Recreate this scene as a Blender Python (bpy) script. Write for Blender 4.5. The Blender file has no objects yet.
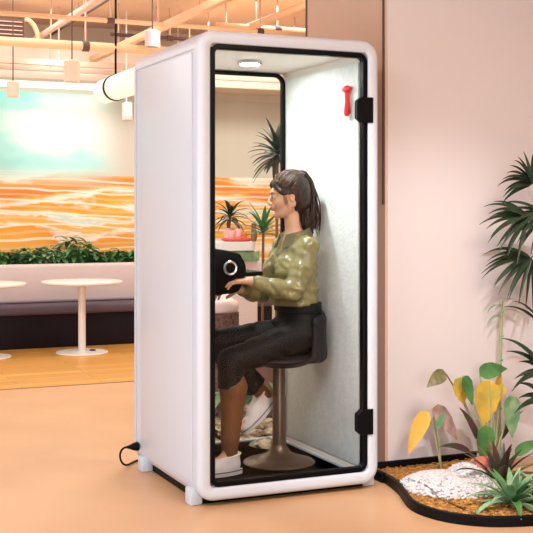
import bpy, bmesh, math, random
import numpy as np
from mathutils import Vector, Matrix, Quaternion, noise
random.seed(7); RNG = np.random.default_rng(7)
PI = math.pi
C = bpy.context.scene.collection
SC = bpy.context.scene
# ---------------------------------------------------------------- camera frame
TH = math.radians(24.0); CT, ST = math.cos(TH), math.sin(TH)
CX, CY, CZ = .313*CT-5.13*ST, -.313*ST-5.13*CT, 1.37
FPX, PX0, PY0 = 1123.0, 266.5, 210.0
def at(px, py, v):            # point seen at a photo pixel on the plane y = v
    k = (px-PX0)/FPX
    dx, dy, dz = k*CT+ST, -k*ST+CT, -(py-PY0)/FPX
    t = (v-CY)/dy
    return Vector((CX+dx*t, v, CZ+dz*t))
def atz(px, py, z):
    k = (px-PX0)/FPX
    dx, dy, dz = k*CT+ST, -k*ST+CT, -(py-PY0)/FPX
    t = (z-CZ)/dz
    return Vector((CX+dx*t, CY+dy*t, z))
# ---------------------------------------------------------------- materials
def mat(name, col, rough=.5, metal=0, bump=0, bscale=40, var=0, vscale=6, emit=None, estr=0, coat=0, sheen=0, spec=.5, trans=0, sss=0, col2=None):
    m = bpy.data.materials.new(name); m.use_nodes = True
    nt = m.node_tree; b = nt.nodes['Principled BSDF']
    b.inputs['Base Color'].default_value = (*col, 1)
    b.inputs['Roughness'].default_value = rough
    b.inputs['Metallic'].default_value = metal
    b.inputs['Specular IOR Level'].default_value = spec
    b.inputs['Coat Weight'].default_value = coat
    b.inputs['Sheen Weight'].default_value = sheen
    b.inputs['Transmission Weight'].default_value = trans
    if sss:
        b.inputs['Subsurface Weight'].default_value = sss
        b.inputs['Subsurface Radius'].default_value = (.012, .004, .002)
    if emit:
        b.inputs['Emission Color'].default_value = (*emit, 1); b.inputs['Emission Strength'].default_value = estr
    tc = nt.nodes.new('ShaderNodeTexCoord')
    n = nt.nodes.new('ShaderNodeTexNoise'); n.inputs['Scale'].default_value = vscale; n.inputs['Detail'].default_value = 4
    nt.links.new(tc.outputs['Object'], n.inputs['Vector'])
    if var or col2:
        r = nt.nodes.new('ShaderNodeValToRGB')
        c2 = col2 or tuple(max(0, c*(1-var)) for c in col)
        r.color_ramp.elements[0].position = .38; r.color_ramp.elements[1].position = .62
        r.color_ramp.elements[0].color = (*c2, 1); r.color_ramp.elements[1].color = (*col, 1)
        nt.links.new(n.outputs['Fac'], r.inputs['Fac']); nt.links.new(r.outputs['Color'], b.inputs['Base Color'])
    if bump:
        n2 = nt.nodes.new('ShaderNodeTexNoise'); n2.inputs['Scale'].default_value = bscale; n2.inputs['Detail'].default_value = 3
        nt.links.new(tc.outputs['Object'], n2.inputs['Vector'])
        bp = nt.nodes.new('ShaderNodeBump'); bp.inputs['Strength'].default_value = bump; bp.inputs['Distance'].default_value = .01
        nt.links.new(n2.outputs['Fac'], bp.inputs['Height']); nt.links.new(bp.outputs['Normal'], b.inputs['Normal'])
    return m
def glass(name, tint=(1, 1, 1), refl=.35):
    m = bpy.data.materials.new(name); m.use_nodes = True
    nt = m.node_tree; nt.nodes.clear()
    o = nt.nodes.new('ShaderNodeOutputMaterial'); mx = nt.nodes.new('ShaderNodeMixShader')
    t = nt.nodes.new('ShaderNodeBsdfTransparent'); t.inputs[0].default_value = (*tint, 1)
    g = nt.nodes.new('ShaderNodeBsdfGlossy'); g.inputs['Roughness'].default_value = .0
    f = nt.nodes.new('ShaderNodeFresnel'); f.inputs['IOR'].default_value = 1.45
    mu = nt.nodes.new('ShaderNodeMath'); mu.operation = 'MULTIPLY'; mu.inputs[1].default_value = refl
    nt.links.new(f.outputs[0], mu.inputs[0]); nt.links.new(mu.outputs[0], mx.inputs[0])
    nt.links.new(t.outputs[0], mx.inputs[1]); nt.links.new(g.outputs[0], mx.inputs[2]); nt.links.new(mx.outputs[0], o.inputs[0])
    return m
M = dict(
 booth=mat('booth_lacquer', (.60, .65, .715), .38, bump=.02, bscale=300),
 black=mat('black_metal', (.002, .002, .003), .4, spec=.12),
 rubber=mat('black_rubber', (.003, .003, .0035), .5, spec=.12),
 felt=mat('pale_grey_felt', (.74, .79, .78), .95, bump=.35, bscale=60, var=.08, vscale=25),
 liner=mat('cream_lining', (.82, .78, .74), .6),
 carpet=mat('grey_booth_carpet', (.20, .17, .16), .95, bump=.5, bscale=200, var=.25, vscale=60),
 chrome=mat('brushed_steel', (.62, .62, .66), .25, metal=1),
 bronze=mat('stool_bronze', (.13, .085, .06), .32, metal=.6),
 seat=mat('stool_shell', (.010, .008, .010), .5, spec=.3),
 wall=mat('pink_plaster', (.745, .70, .70), .85, bump=.05, bscale=15),
 wall_far=mat('far_plaster', (.80, .72, .62), .9),
 wall_n=mat('grey_plaster', (.42, .44, .48), .9), wall_d=mat('charcoal_plaster', (.10, .10, .11), .9),
 niche=mat('peach_plaster', (.66, .45, .33), .8),
 ceil=mat('uplit_ceiling', (.78, .56, .42), .9),  # peach base colour stands in for warm uplight on the ceiling
 beam=mat('peach_beam_paint', (.80, .50, .29), .6),
 pipe=mat('pink_pipe_paint', (.66, .45, .36), .5),
 dark=mat('dark_fitting', (.10, .05, .04), .6),
 duct=mat('white_duct', (.86, .88, .90), .4),
 white=mat('white_lacquer', (.84, .80, .78), .35),
 bench=mat('pale_upholstery', (.62, .54, .54), .8, bump=.1),
 bench_dark=mat('dark_upholstery', (.012, .007, .012), .7, spec=.2),
 bench_seat=mat('mauve_seat_upholstery', (.10, .07, .10), .7),
 skin=mat('skin', (.66, .36, .23), .45, sss=.08, var=.06, vscale=30),
 lips=mat('lip_colour', (.62, .16, .13), .35),
 hairl=mat('brown_hair_highlight', (.17, .095, .045), .42),
 fade=mat('faded_leaf', (.58, .38, .34), .5, col2=(.42, .27, .22), vscale=20),
 brow=mat('brow_hair', (.06, .03, .02), .8),
 eye=mat('eye_white', (.8, .78, .75), .1), iris=mat('iris', (.05, .03, .02), .1),
 hair=mat('dark_brown_hair', (.060, .030, .018), .48, col2=(.018, .009, .006), vscale=60, spec=.4),
 shirt=mat('olive_satin', (.235, .205, .085), .27, bump=.5, bscale=14, var=.12, vscale=12),
 collar=mat('olive_satin_collar', (.13, .11, .05), .5, bump=.2, bscale=30),
 trouser=mat('black_cloth', (.004, .004, .0045), .65, bump=.4, bscale=9, spec=.25),
 sock=mat('brown_stocking', (.17, .060, .016), .6),
 shoe=mat('white_leather', (.82, .76, .76), .45, bump=.1, bscale=30), sole=mat('shoe_sole', (.72, .68, .70), .5),
 shoe_line=mat('shoe_stripe', (.10, .08, .12), .5), lace=mat('shoe_lace', (.86, .82, .66), .7),
 red=mat('red_plastic', (.72, .02, .03), .35), redtray=mat('red_enamel', (.70, .07, .06), .3),
 pinkp=mat('pink_ceramic', (.86, .52, .46), .3), orangep=mat('orange_ceramic', (.90, .30, .06), .4),
 palm=mat('palm_leaf', (.030, .060, .028), .45, var=.4, vscale=14),
 leaf=mat('green_leaf', (.10, .27, .07), .42, col2=(.05, .16, .05), vscale=9),
 leafp=mat('pale_green_leaf', (.30, .46, .24), .42, col2=(.11, .28, .14), vscale=14),
 leafy=mat('yellow_leaf', (.82, .50, .06), .42, col2=(.55, .42, .08), vscale=9),
 leafo=mat('orange_leaf', (.90, .42, .03), .42, col2=(.75, .45, .08), vscale=12),
 leafk=mat('olive_brown_leaf', (.20, .17, .05), .42, col2=(.10, .09, .04), vscale=20),
 leafr=mat('dark_red_leaf', (.10, .03, .03), .4, col2=(.03, .06, .03), vscale=16),
 stem=mat('green_stem', (.38, .40, .20), .6), stemb=mat('brown_stem', (.22, .11, .06), .8, bump=.4),
 mulch=mat('orange_mulch', (.62, .30, .07), .95, col2=(.25, .12, .03), vscale=40, bump=1, bscale=70),
 pebble=mat('white_pebble', (.76, .73, .73), .6, var=.30, vscale=60),
 gravel=mat('beige_gravel', (.62, .50, .36), .9, col2=(.12, .08, .05), vscale=22, bump=.5, bscale=50),
 rock=mat('terracotta_rock', (.62, .20, .13), .85, col2=(.40, .13, .09), vscale=20, bump=.6, bscale=40),
 pot=mat('brown_pot', (.20, .09, .06), .6), weave=mat('woven_brown', (.22, .10, .07), .8, col2=(.07, .03, .03), vscale=55),
 cloth=mat('pink_cloth', (.80, .62, .58), .8, bump=.2),
 lamp=mat('lamp_glow', (1, .98, .95), .5, emit=(1, .98, .96), estr=22),
 strip=mat('cove_glow', (1, 1, 1), .5, emit=(.80, 1.0, .95), estr=1.6),
 pend=mat('pendant_shade', (.80, .50, .40), .5), pendw=mat('pendant_shade_white', (.84, .76, .76), .5),
 glass=glass('door_glass', (.985, .99, .985)), bglass=glass('back_glass', (.98, .99, .98), .3),
)
# carpet-like near floor, wood far floor, mural
def floor_mat():
    m = mat('beige_floor', (.62, .37, .20), .36, bump=.03, bscale=120, col2=(.57, .33, .17), vscale=1.4); return m
def wood_mat():
    m = bpy.data.materials.new('honey_wood_planks'); m.use_nodes = True; nt = m.node_tree; b = nt.nodes['Principled BSDF']
    tc = nt.nodes.new('ShaderNodeTexCoord'); br = nt.nodes.new('ShaderNodeTexBrick')
    br.inputs['Scale'].default_value = 1; br.inputs['Brick Width'].default_value = 1.3; br.inputs['Row Height'].default_value = .14
    br.inputs['Mortar Size'].default_value = .004; br.inputs['Color1'].default_value = (.86, .46, .10, 1); br.inputs['Color2'].default_value = (.66, .31, .06, 1)
    br.inputs['Mortar'].default_value = (.45, .18, .04, 1)
    n = nt.nodes.new('ShaderNodeTexNoise'); n.inputs['Scale'].default_value = 3
    mp = nt.nodes.new('ShaderNodeMapping'); mp.inputs['Scale'].default_value = (1, 14, 1)
    nt.links.new(tc.outputs['Object'], mp.inputs[0]); nt.links.new(mp.outputs[0], n.inputs['Vector'])
    nt.links.new(tc.outputs['Object'], br.inputs['Vector'])
    mx = nt.nodes.new('ShaderNodeMixRGB'); mx.blend_type = 'MULTIPLY'; mx.inputs[0].default_value = .35
    nt.links.new(br.outputs['Color'], mx.inputs[1]); nt.links.new(n.outputs['Fac'], mx.inputs[2]); nt.links.new(mx.outputs[0], b.inputs['Base Color'])
    b.inputs['Roughness'].default_value = .42
    return m
def mural_mat():
    m = bpy.data.materials.new('marbled_mural'); m.use_nodes = True; nt = m.node_tree; b = nt.nodes['Principled BSDF']
    L = nt.links.new; N = nt.nodes.new
    tc = N('ShaderNodeTexCoord'); sep = N('ShaderNodeSeparateXYZ'); L(tc.outputs['Object'], sep.inputs[0])
    n1 = N('ShaderNodeTexNoise'); n1.inputs['Scale'].default_value = .9; n1.inputs['Detail'].default_value = 5; n1.inputs['Roughness'].default_value = .55
    mp = N('ShaderNodeMapping'); mp.inputs['Scale'].default_value = (.65, 1, 2.9); mp.inputs['Location'].default_value = (3.1, 0, .7)
    L(tc.outputs['Object'], mp.inputs[0]); L(mp.outputs[0], n1.inputs['Vector'])
    # height warped by noise
    a = N('ShaderNodeMath'); a.operation = 'MULTIPLY_ADD'; a.inputs[1].default_value = .85; L(n1.outputs['Fac'], a.inputs[0]); L(sep.outputs['Z'], a.inputs[2])
    # lower (warm) layer, ramp repeating with thin white veins
    mr = N('ShaderNodeMapRange'); mr.inputs[1].default_value = 1.05; mr.inputs[2].default_value = 2.55; L(a.outputs[0], mr.inputs[0])
    r = N('ShaderNodeValToRGB'); L(mr.outputs[0], r.inputs[0]); cr = r.color_ramp
    O = (.90, .34, .02); O2 = (.95, .47, .07); W = (.95, .88, .76); G = (.62, .74, .66); R = (.86, .22, .04); T = (.52, .86, .82)
    stops = [(0, O), (.24, O2), (.27, W), (.285, O2), (.38, O), (.405, W), (.42, O2), (.46, O2), (.475, W), (.49, G), (.51, W), (.53, O2), (.57, O), (.59, W), (.61, G), (.63, O2), (.66, R), (.74, O), (.77, W)]
    cr.elements[0].position = 0; cr.elements[0].color = (*O, 1); cr.elements[1].position = 1; cr.elements[1].color = (.93, .95, .90, 1)
    for p, c in stops[1:]:
        e = cr.elements.new(p); e.color = (*c, 1)
    # upper (teal) layer
    n2 = N('ShaderNodeTexNoise'); n2.inputs['Scale'].default_value = .8; n2.inputs['Detail'].default_value = 3
    mp2 = N('ShaderNodeMapping'); mp2.inputs['Scale'].default_value = (.8, 1, 2.2); mp2.inputs['Rotation'].default_value = (0, .25, 0); mp2.inputs['Location'].default_value = (.3, 0, 1.3)
    L(tc.outputs['Object'], mp2.inputs[0]); L(mp2.outputs[0], n2.inputs['Vector'])
    r2 = N('ShaderNodeValToRGB'); L(n2.outputs['Fac'], r2.inputs[0]); c2 = r2.color_ramp
    c2.elements[0].position = .36; c2.elements[0].color = (.26, .74, .72, 1); c2.elements[1].position = .62; c2.elements[1].color = (.95, .97, .93, 1)
    e = c2.elements.new(.48); e.color = (.52, .88, .84, 1)
    # right-hand plain grey beige for the upper wall (x)
    mrx = N('ShaderNodeMapRange'); mrx.interpolation_type = 'SMOOTHSTEP'; mrx.inputs[1].default_value = 1.35; mrx.inputs[2].default_value = 1.85
    L(sep.outputs['X'], mrx.inputs[0])
    mxu = N('ShaderNodeMixRGB'); L(mrx.outputs[0], mxu.inputs[0]); L(r2.outputs[0], mxu.inputs[1]); mxu.inputs[2].default_value = (.66, .62, .54, 1)
    # border height: 1.72 on right; smooth on left
    ad = N('ShaderNodeMath'); ad.operation = 'MULTIPLY_ADD'; ad.inputs[1].default_value = .35; L(n2.outputs['Fac'], ad.inputs[0]); L(sep.outputs['Z'], ad.inputs[2])
    mz = N('ShaderNodeMapRange'); mz.interpolation_type = 'SMOOTHSTEP'; mz.inputs[1].default_value = 1.70; mz.inputs[2].default_value = 2.05; L(ad.outputs[0], mz.inputs[0])
    mzr = N('ShaderNodeMapRange'); mzr.inputs[1].default_value = 1.735; mzr.inputs[2].default_value = 1.745; L(sep.outputs['Z'], mzr.inputs[0])
    mm = N('ShaderNodeMixRGB'); L(mrx.outputs[0], mm.inputs[0]); L(mz.outputs[0], mm.inputs[1]); L(mzr.outputs[0], mm.inputs[2])
    fin = N('ShaderNodeMixRGB'); L(mm.outputs[0], fin.inputs[0]); L(r.outputs[0], fin.inputs[1]); L(mxu.outputs[0], fin.inputs[2])
    wv = N('ShaderNodeTexWave'); wv.bands_direction = 'Z'; wv.inputs['Scale'].default_value = 1.7; wv.inputs['Distortion'].default_value = 9; wv.inputs['Detail'].default_value = 3; wv.inputs['Detail Scale'].default_value = .55
    mpw = N('ShaderNodeMapping'); mpw.inputs['Scale'].default_value = (.45, 1, 1.5); L(tc.outputs['Object'], mpw.inputs[0]); L(mpw.outputs[0], wv.inputs['Vector'])
    rv = N('ShaderNodeValToRGB'); L(wv.outputs['Fac'], rv.inputs[0]); rv.color_ramp.elements[0].position = .90; rv.color_ramp.elements[0].color = (0, 0, 0, 1); rv.color_ramp.elements[1].position = .96; rv.color_ramp.elements[1].color = (1, 1, 1, 1)
    mv = N('ShaderNodeMixRGB'); mu = N('ShaderNodeMath'); mu.operation = 'MULTIPLY'; mu.inputs[1].default_value = .75; L(rv.outputs[0], mu.inputs[0]); L(mu.outputs[0], mv.inputs[0]); L(fin.outputs[0], mv.inputs[1]); mv.inputs[2].default_value = (.93, .90, .82, 1)
    rd = N('ShaderNodeValToRGB'); L(wv.outputs['Fac'], rd.inputs[0]); rd.color_ramp.elements[0].position = .03; rd.color_ramp.elements[0].color = (1, 1, 1, 1); rd.color_ramp.elements[1].position = .10; rd.color_ramp.elements[1].color = (0, 0, 0, 1)
    mg_ = N('ShaderNodeMixRGB'); m2 = N('ShaderNodeMath'); m2.operation = 'MULTIPLY'; m2.inputs[1].default_value = .5; L(rd.outputs[0], m2.inputs[0]); L(m2.outputs[0], mg_.inputs[0]); L(mv.outputs[0], mg_.inputs[1]); mg_.inputs[2].default_value = (.78, .62, .42, 1)
    low = N('ShaderNodeMixRGB'); L(mm.outputs[0], low.inputs[0]); L(mg_.outputs[0], low.inputs[1]); L(fin.outputs[0], low.inputs[2])
    L(low.outputs[0], b.inputs['Base Color']); b.inputs['Roughness'].default_value = .7
    return m
# ---------------------------------------------------------------- mesh helpers
def mesh_obj(name, bm, m, parent=None, smooth=True, angle=40):
    me = bpy.data.meshes.new(name)
    bmesh.ops.recalc_face_normals(bm, faces=bm.faces)
    bm.to_mesh(me); bm.free()
    if smooth:
        for p in me.polygons: p.use_smooth = True
        try: me.set_sharp_from_angle(angle=math.radians(angle))
        except Exception: pass
    o = bpy.data.objects.new(name, me); C.objects.link(o)
    if isinstance(m, (list, tuple)):
        for k in m: me.materials.append(M[k])
    else: me.materials.append(M[m] if isinstance(m, str) else m)
    if parent is not None:
        o.parent = parent
        o.matrix_parent_inverse = world_of(parent).inverted()
    return o
def world_of(o):
    m = o.matrix_basis.copy()
    if o.parent is not None: return world_of(o.parent) @ o.matrix_parent_inverse @ m
    return m
def thing(name, label, cat, loc=(0, 0, 0), group=None):
    o = bpy.data.objects.new(name, None); C.objects.link(o); o.location = loc; o.empty_display_size = .1
    return tag(o, label, cat, group)
def tag(o, label=None, cat=None, group=None, kind=None):
    if label: o['label'] = label
    if cat: o['category'] = cat
    if group: o['group'] = group
    if kind: o['kind'] = kind
    return o
def struct(name, bm, m, label, **k):
    return tag(mesh_obj(name, bm, m, **k), label, None, None, 'structure')
def B(): return bmesh.new()
def box(bm, x0, x1, y0, y1, z0, z1, bev=0, seg=2):
    r = bmesh.ops.create_cube(bm, size=1)
    vs = r['verts']
    for v in vs:
        v.co = Vector(((x0+x1)/2+v.co.x*(x1-x0), (y0+y1)/2+v.co.y*(y1-y0), (z0+z1)/2+v.co.z*(z1-z0)))
    if bev:
        es = list({e for v in vs for e in v.link_edges})
        bmesh.ops.bevel(bm, geom=es, offset=bev, segments=seg, affect='EDGES', profile=.5)
    return bm
def lathe(bm, cx, cy, prof, n=40, axis='Z', M4=None):
    rings = []
    for r, z in prof:
        ring = []
        for i in range(n):
            a = 2*PI*i/n
            p = Vector((r*math.cos(a), r*math.sin(a), z))
            if M4: p = M4 @ p
            else: p = Vector((cx+p.x, cy+p.y, p.z))
            ring.append(bm.verts.new(p))
        rings.append(ring)
    for a, b in zip(rings, rings[1:]):
        for i in range(n): bm.faces.new((a[i], a[(i+1) % n], b[(i+1) % n], b[i]))
    bm.faces.new(rings[0][::-1]); bm.faces.new(rings[-1])
    return bm
def tube(bm, pts, r, n=8, caps=True):
    pts = [Vector(p) for p in pts]
    rs = r if isinstance(r, (list, tuple)) else [r]*len(pts)
    rings = []; up = None
    for i, p in enumerate(pts):
        t = (pts[min(i+1, len(pts)-1)]-pts[max(i-1, 0)]).normalized()
        if up is None:
            up = Vector((0, 0, 1)) if abs(t.z) < .9 else Vector((1, 0, 0))
        s = t.cross(up)
        if s.length < 1e-5: s = t.orthogonal()
        s.normalize(); up = s.cross(t).normalized()
        rings.append([bm.verts.new(p+(s*math.cos(2*PI*k/n)+up*math.sin(2*PI*k/n))*rs[i]) for k in range(n)])
    for a, b in zip(rings, rings[1:]):
        for k in range(n): bm.faces.new((a[k], a[(k+1) % n], b[(k+1) % n], b[k]))
    if caps: bm.faces.new(rings[0][::-1]); bm.faces.new(rings[-1])
    return bm
def bez(p0, p1, p2, p3, n=12):
    p0, p1, p2, p3 = map(Vector, (p0, p1, p2, p3)); out = []
    for i in range(n+1):
        t = i/n; s = 1-t
        out.append(p0*s**3+p1*3*s*s*t+p2*3*s*t*t+p3*t**3)
    return out
def rrect(x0, x1, z0, z1, r, n=8):
    pts = []
    for cx, cz, a0 in ((x1-r, z1-r, 0), (x0+r, z1-r, 90), (x0+r, z0+r, 180), (x1-r, z0+r, 270)):
        for i in range(n+1):
            a = math.radians(a0+90*i/n); pts.append((cx+r*math.cos(a), cz+r*math.sin(a)))
    return pts
def loft(bm, loops, close=False):
    rings = [[bm.verts.new(p) for p in lp] for lp in loops]
    n = len(rings[0]); seq = list(zip(rings, rings[1:]))
    if close: seq.append((rings[-1], rings[0]))
    for a, b in seq:
        for i in range(n): bm.faces.new((a[i], a[(i+1) % n], b[(i+1) % n], b[i]))
    return rings
def ringframe(bm, x0, x1, z0, z1, r, w, y0, y1, edge=.012):
    """rounded rectangular ring, width w, between y0 (front) and y1, soft outer/inner front edges"""
    def lp(off, y): return [(a, y, b) for a, b in rrect(x0+off, x1-off, z0+off, z1-off, max(r-off, .006))]
    s = 1 if y1 > y0 else -1
    loops = [lp(0, y1)]
    for k in range(5):
        a = PI/2*k/4; loops.append(lp(edge*(1-math.cos(a)), y0+s*edge*(1-math.sin(a))))
    e2 = min(edge, .006)
    loops += [lp(w-e2, y0), lp(w, y0+s*e2), lp(w, y1)]
    loft(bm, loops, close=True)
    return bm
def prism(bm, pts, z0, z1):
    a = [bm.verts.new((p[0], p[1], z0)) for p in pts]; b = [bm.verts.new((p[0], p[1], z1)) for p in pts]
    bm.faces.new(a[::-1]); bm.faces.new(b)
    for i in range(len(pts)):
        j = (i+1) % len(pts); bm.faces.new((a[i], a[j], b[j], b[i]))
def leaf(bm, base, d, L, W, droop=.5, fold=.25, n=8, up=None, shape=1.0, wav=0):
    """arched leaf blade with a folded midrib and real thickness"""
    d = Vector(d).normalized(); up = Vector(up or (0, 0, 1))
    side = d.cross(up)
    if side.length < .05: side = d.cross(Vector((1, .3, 0)))
    side.normalize(); base = Vector(base)
    p = base.copy(); cur = d.copy(); rows = []; th = .0008
    for i in range(n+1):
        t = i/n
        w = W*.5*(math.sin(PI*min(1, t**(.75*shape)*.97+.03)))**.8 if 0 < i < n else W*.04
        nrm = side.cross(cur).normalized()
        w2 = nrm*(fold*w)+nrm*(wav*W*math.sin(i*2.1))
        rows.append((p-side*w+w2, p.copy(), p+side*w+w2, nrm))
        cur = (cur+Vector((0, 0, -1))*(droop/n*1.6*(.4+t))).normalized()
        p = p+cur*(L/n)
    tv = []
    for s in (1, -1):
        tv.append([[bm.verts.new(q+r[3]*th*s) for q in r[:3]] for r in rows])
    for g, f in ((tv[0], 1), (tv[1], -1)):
        for a, b in zip(g, g[1:]):
            for k in (0, 1):
                q = (a[k], a[k+1], b[k+1], b[k]); bm.faces.new(q if f > 0 else q[::-1])
    a, b = tv
    for i in range(n):
        for k in (0, 2): bm.faces.new((a[i][k], a[i+1][k], b[i+1][k], b[i][k]))
    return p
def uvs(bm, c, r, seg=16, sub=10, Mx=None):
    rr = (r, r, r) if not isinstance(r, (tuple, list)) else r
    c = Vector(c); rings = []
    def put(x, y, z):
        p = Vector((x*rr[0], y*rr[1], z*rr[2]))
        if Mx is not None: p = Mx @ p
        return bm.verts.new(p+c)
    top, bot = put(0, 0, 1), put(0, 0, -1)
    for j in range(1, sub):
        t = PI*j/sub; rings.append([put(math.sin(t)*math.cos(2*PI*i/seg), math.sin(t)*math.sin(2*PI*i/seg), math.cos(t)) for i in range(seg)])
    for i in range(seg):
        k = (i+1) % seg
        bm.faces.new((top, rings[0][i], rings[0][k])); bm.faces.new((bot, rings[-1][k], rings[-1][i]))
        for a, b in zip(rings, rings[1:]): bm.faces.new((a[i], b[i], b[k], a[k]))
# ---------------------------------------------------------------- implicit surfaces (for the figure)
class SDF:
    def __init__(s, lo, hi, h):
        s.h = h; s.lo = np.array(lo, float); s.n = np.ceil((np.array(hi)-s.lo)/h).astype(int)+1
        s.f = np.full(s.n, .06, np.float32)
    def _blk(s, lo, hi, m):
        a = np.maximum(((np.array(lo)-m-s.lo)/s.h).astype(int), 0); b = np.minimum(((np.array(hi)+m-s.lo)/s.h).astype(int)+2, s.n)
        if (b <= a).any(): return None
        g = np.meshgrid(*[s.lo[i]+s.h*np.arange(a[i], b[i]) for i in range(3)], indexing='ij')
        return tuple(slice(a[i], b[i]) for i in range(3)), np.stack(g, -1)
    def _mix(s, sl, d, k, sub):
        f = s.f[sl]
        if sub:
            d = -d; h = np.clip(.5-.5*(f-d)/k, 0, 1); s.f[sl] = f*(1-h)+d*h+k*h*(1-h)
        else:
            h = np.clip(.5+.5*(f-d)/k, 0, 1); s.f[sl] = f*(1-h)+d*h-k*h*(1-h)
    def cap(s, a, b, ra, rb=None, k=.012, sub=False):
        rb = ra if rb is None else rb; a = np.array(a, float); b = np.array(b, float); R = max(ra, rb)
        q = s._blk(np.minimum(a, b)-R, np.maximum(a, b)+R, .05)
        if q is None: return
        sl, P = q; ab = b-a; t = np.clip(((P-a)@ab)/max(ab@ab, 1e-9), 0, 1)
        d = np.linalg.norm(P-(a+t[..., None]*ab), axis=-1)-(ra+(rb-ra)*t)
        s._mix(sl, d, k, sub)
    def chain(s, pts, rs, k=.012):
        for i in range(len(pts)-1): s.cap(pts[i], pts[i+1], rs[i], rs[i+1], k)
    def ell(s, c, r, R=None, k=.012, sub=False):
        c = np.array(c, float); r = np.array(r, float); Rm = np.array(R) if R is not None else np.eye(3)
        q = s._blk(c-r.max(), c+r.max(), .05)
        if q is None: return
        sl, P = q; X = (P-c)@Rm      # local coords
        k0 = np.linalg.norm(X/r, axis=-1); k1 = np.linalg.norm(X/(r*r), axis=-1)+1e-9
        s._mix(sl, k0*(k0-1)/k1, k, sub)
    def cut(s, p, n):          # keep the side where (x-p).n < 0
        g = np.meshgrid(*[s.lo[i]+s.h*np.arange(s.n[i]) for i in range(3)], indexing='ij')
        n = np.array(Vector(n).normalized()); p = np.array(p)
        s.f = np.maximum(s.f, (np.stack(g, -1)-p)@n).astype(np.float32)
    def mesh(s, name, m, parent, fn=None):
        f = s.f; ins = f < 0; nx, ny, nz = f.shape
        acc = np.zeros((nx-1, ny-1, nz-1, 3), np.float32); cnt = np.zeros((nx-1, ny-1, nz-1), np.float32)
        corners = [(i, j, k) for i in (0, 1) for j in (0, 1) for k in (0, 1)]
        V = lambda arr, c: arr[c[0]:nx-1+c[0], c[1]:ny-1+c[1], c[2]:nz-1+c[2]]
        for c in corners:
            for ax in range(3):
                if c[ax]: continue
                e = list(c); e[ax] = 1; a, b = V(f, c), V(f, e); cr = (a < 0) != (b < 0)
                t = np.where(cr, a/np.where(cr, a-b, 1), 0)
                for q in range(3):
                    acc[..., q] += np.where(cr, c[q]+(t if q == ax else 0), 0)
                cnt += cr
        act = cnt > 0; idx = np.full(act.shape, -1, np.int64); idx[act] = np.arange(act.sum())
        cell = np.argwhere(act); P = s.lo+s.h*(cell+acc[act]/cnt[act][:, None])
        F = []
        for ax in range(3):
            sl1 = [slice(None)]*3; sl2 = [slice(None)]*3; sl1[ax] = slice(0, -1); sl2[ax] = slice(1, None)
            a, b = ins[tuple(sl1)], ins[tuple(sl2)]; o = [q for q in range(3) if q != ax]
            for flip in (0, 1):
                w = np.argwhere((a & ~b) if flip == 0 else (~a & b))
                w = w[(w[:, o[0]] > 0) & (w[:, o[1]] > 0) & (w[:, o[0]] < f.shape[o[0]]-1) & (w[:, o[1]] < f.shape[o[1]]-1)]
                if not len(w): continue
                def g(d0, d1):
                    z = w.copy(); z[:, o[0]] += d0; z[:, o[1]] += d1; return idx[z[:, 0], z[:, 1], z[:, 2]]
                q = np.stack([g(-1, -1), g(0, -1), g(0, 0), g(-1, 0)], 1)
                if (flip == 1) != (ax == 1): q = q[:, ::-1]
                F.append(q)
        F = np.concatenate(F)
        E_ = np.concatenate([F[:, [0, 1]], F[:, [1, 2]], F[:, [2, 3]], F[:, [3, 0]]]); nv = len(P)
        deg = np.bincount(E_.ravel(), minlength=nv)[:, None].astype(float)
        for w_ in (.6, -.45, .6, -.45, .5, -.3):
            S_ = np.stack([np.bincount(E_[:, 0], P[E_[:, 1], q], nv)+np.bincount(E_[:, 1], P[E_[:, 0], q], nv) for q in range(3)], 1)
            P = P+w_*(S_/deg-P)
        if fn is not None: P = fn(P)
        me = bpy.data.meshes.new(name)
        me.from_pydata(P.tolist(), [], F.tolist()); me.update()
        me.polygons.foreach_set('use_smooth', [True]*len(me.polygons))
        me.materials.append(M[m]); o = bpy.data.objects.new(name, me); C.objects.link(o)
        o.parent = parent; o.matrix_parent_inverse = world_of(parent).inverted()
        return o
# ================================================================ SETTING
VF = 7.10                    # far wall
VB = 3.81                    # where the pale floor gives way to wood
CEIL = 3.35
bm = B(); box(bm, -6, 6, -7.5, VB, -.10, 0); struct('floor', bm, floor_mat(), 'smooth warm beige floor under the phone booth', smooth=False)
bm = B(); box(bm, -6, 6, VB+.02, VF+.3, -.10, 0); struct('floor', bm, wood_mat(), 'honey coloured wood floor of the lounge behind', smooth=False)
bm = B(); box(bm, -6, 6, VB, VB+.02, -.10, .002); struct('trim_1', bm, 'dark', 'thin dark joint between the beige floor and the wood floor', smooth=False)
bm = B(); box(bm, -6, 6, -7.5, VF+.3, CEIL, CEIL+.1); struct('ceiling', bm, 'ceil', 'ceiling above the pipes with warm uplight put into its peach colour', smooth=False)
bm = B(); box(bm, -6, 6, VF, VF+.15, 0, CEIL); struct('wall_back', bm, 'wall_far', 'far lounge wall behind the bench', smooth=False)
bm = B(); box(bm, -6, 6, VF-.55, VF, 2.70, 3.02, .01); struct('trim_2', bm, 'wall_far', 'pinkish bulkhead along the top of the far wall', smooth=False)
bm = B(); box(bm, -6, 6, VF-.02, VF, .3, 2.62); tag(mesh_obj('wall_mural', bm, mural_mat(), smooth=False), 'marbled orange, white and turquoise mural covering the far wall', 'mural')
bm = B(); box(bm, -4, 1.62, VF-.30, VF-.16, 2.655, 2.6995, .004); tag(mesh_obj('strip_light', bm, 'strip'), 'glowing white strip light under the bulkhead above the mural', 'strip light')
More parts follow.
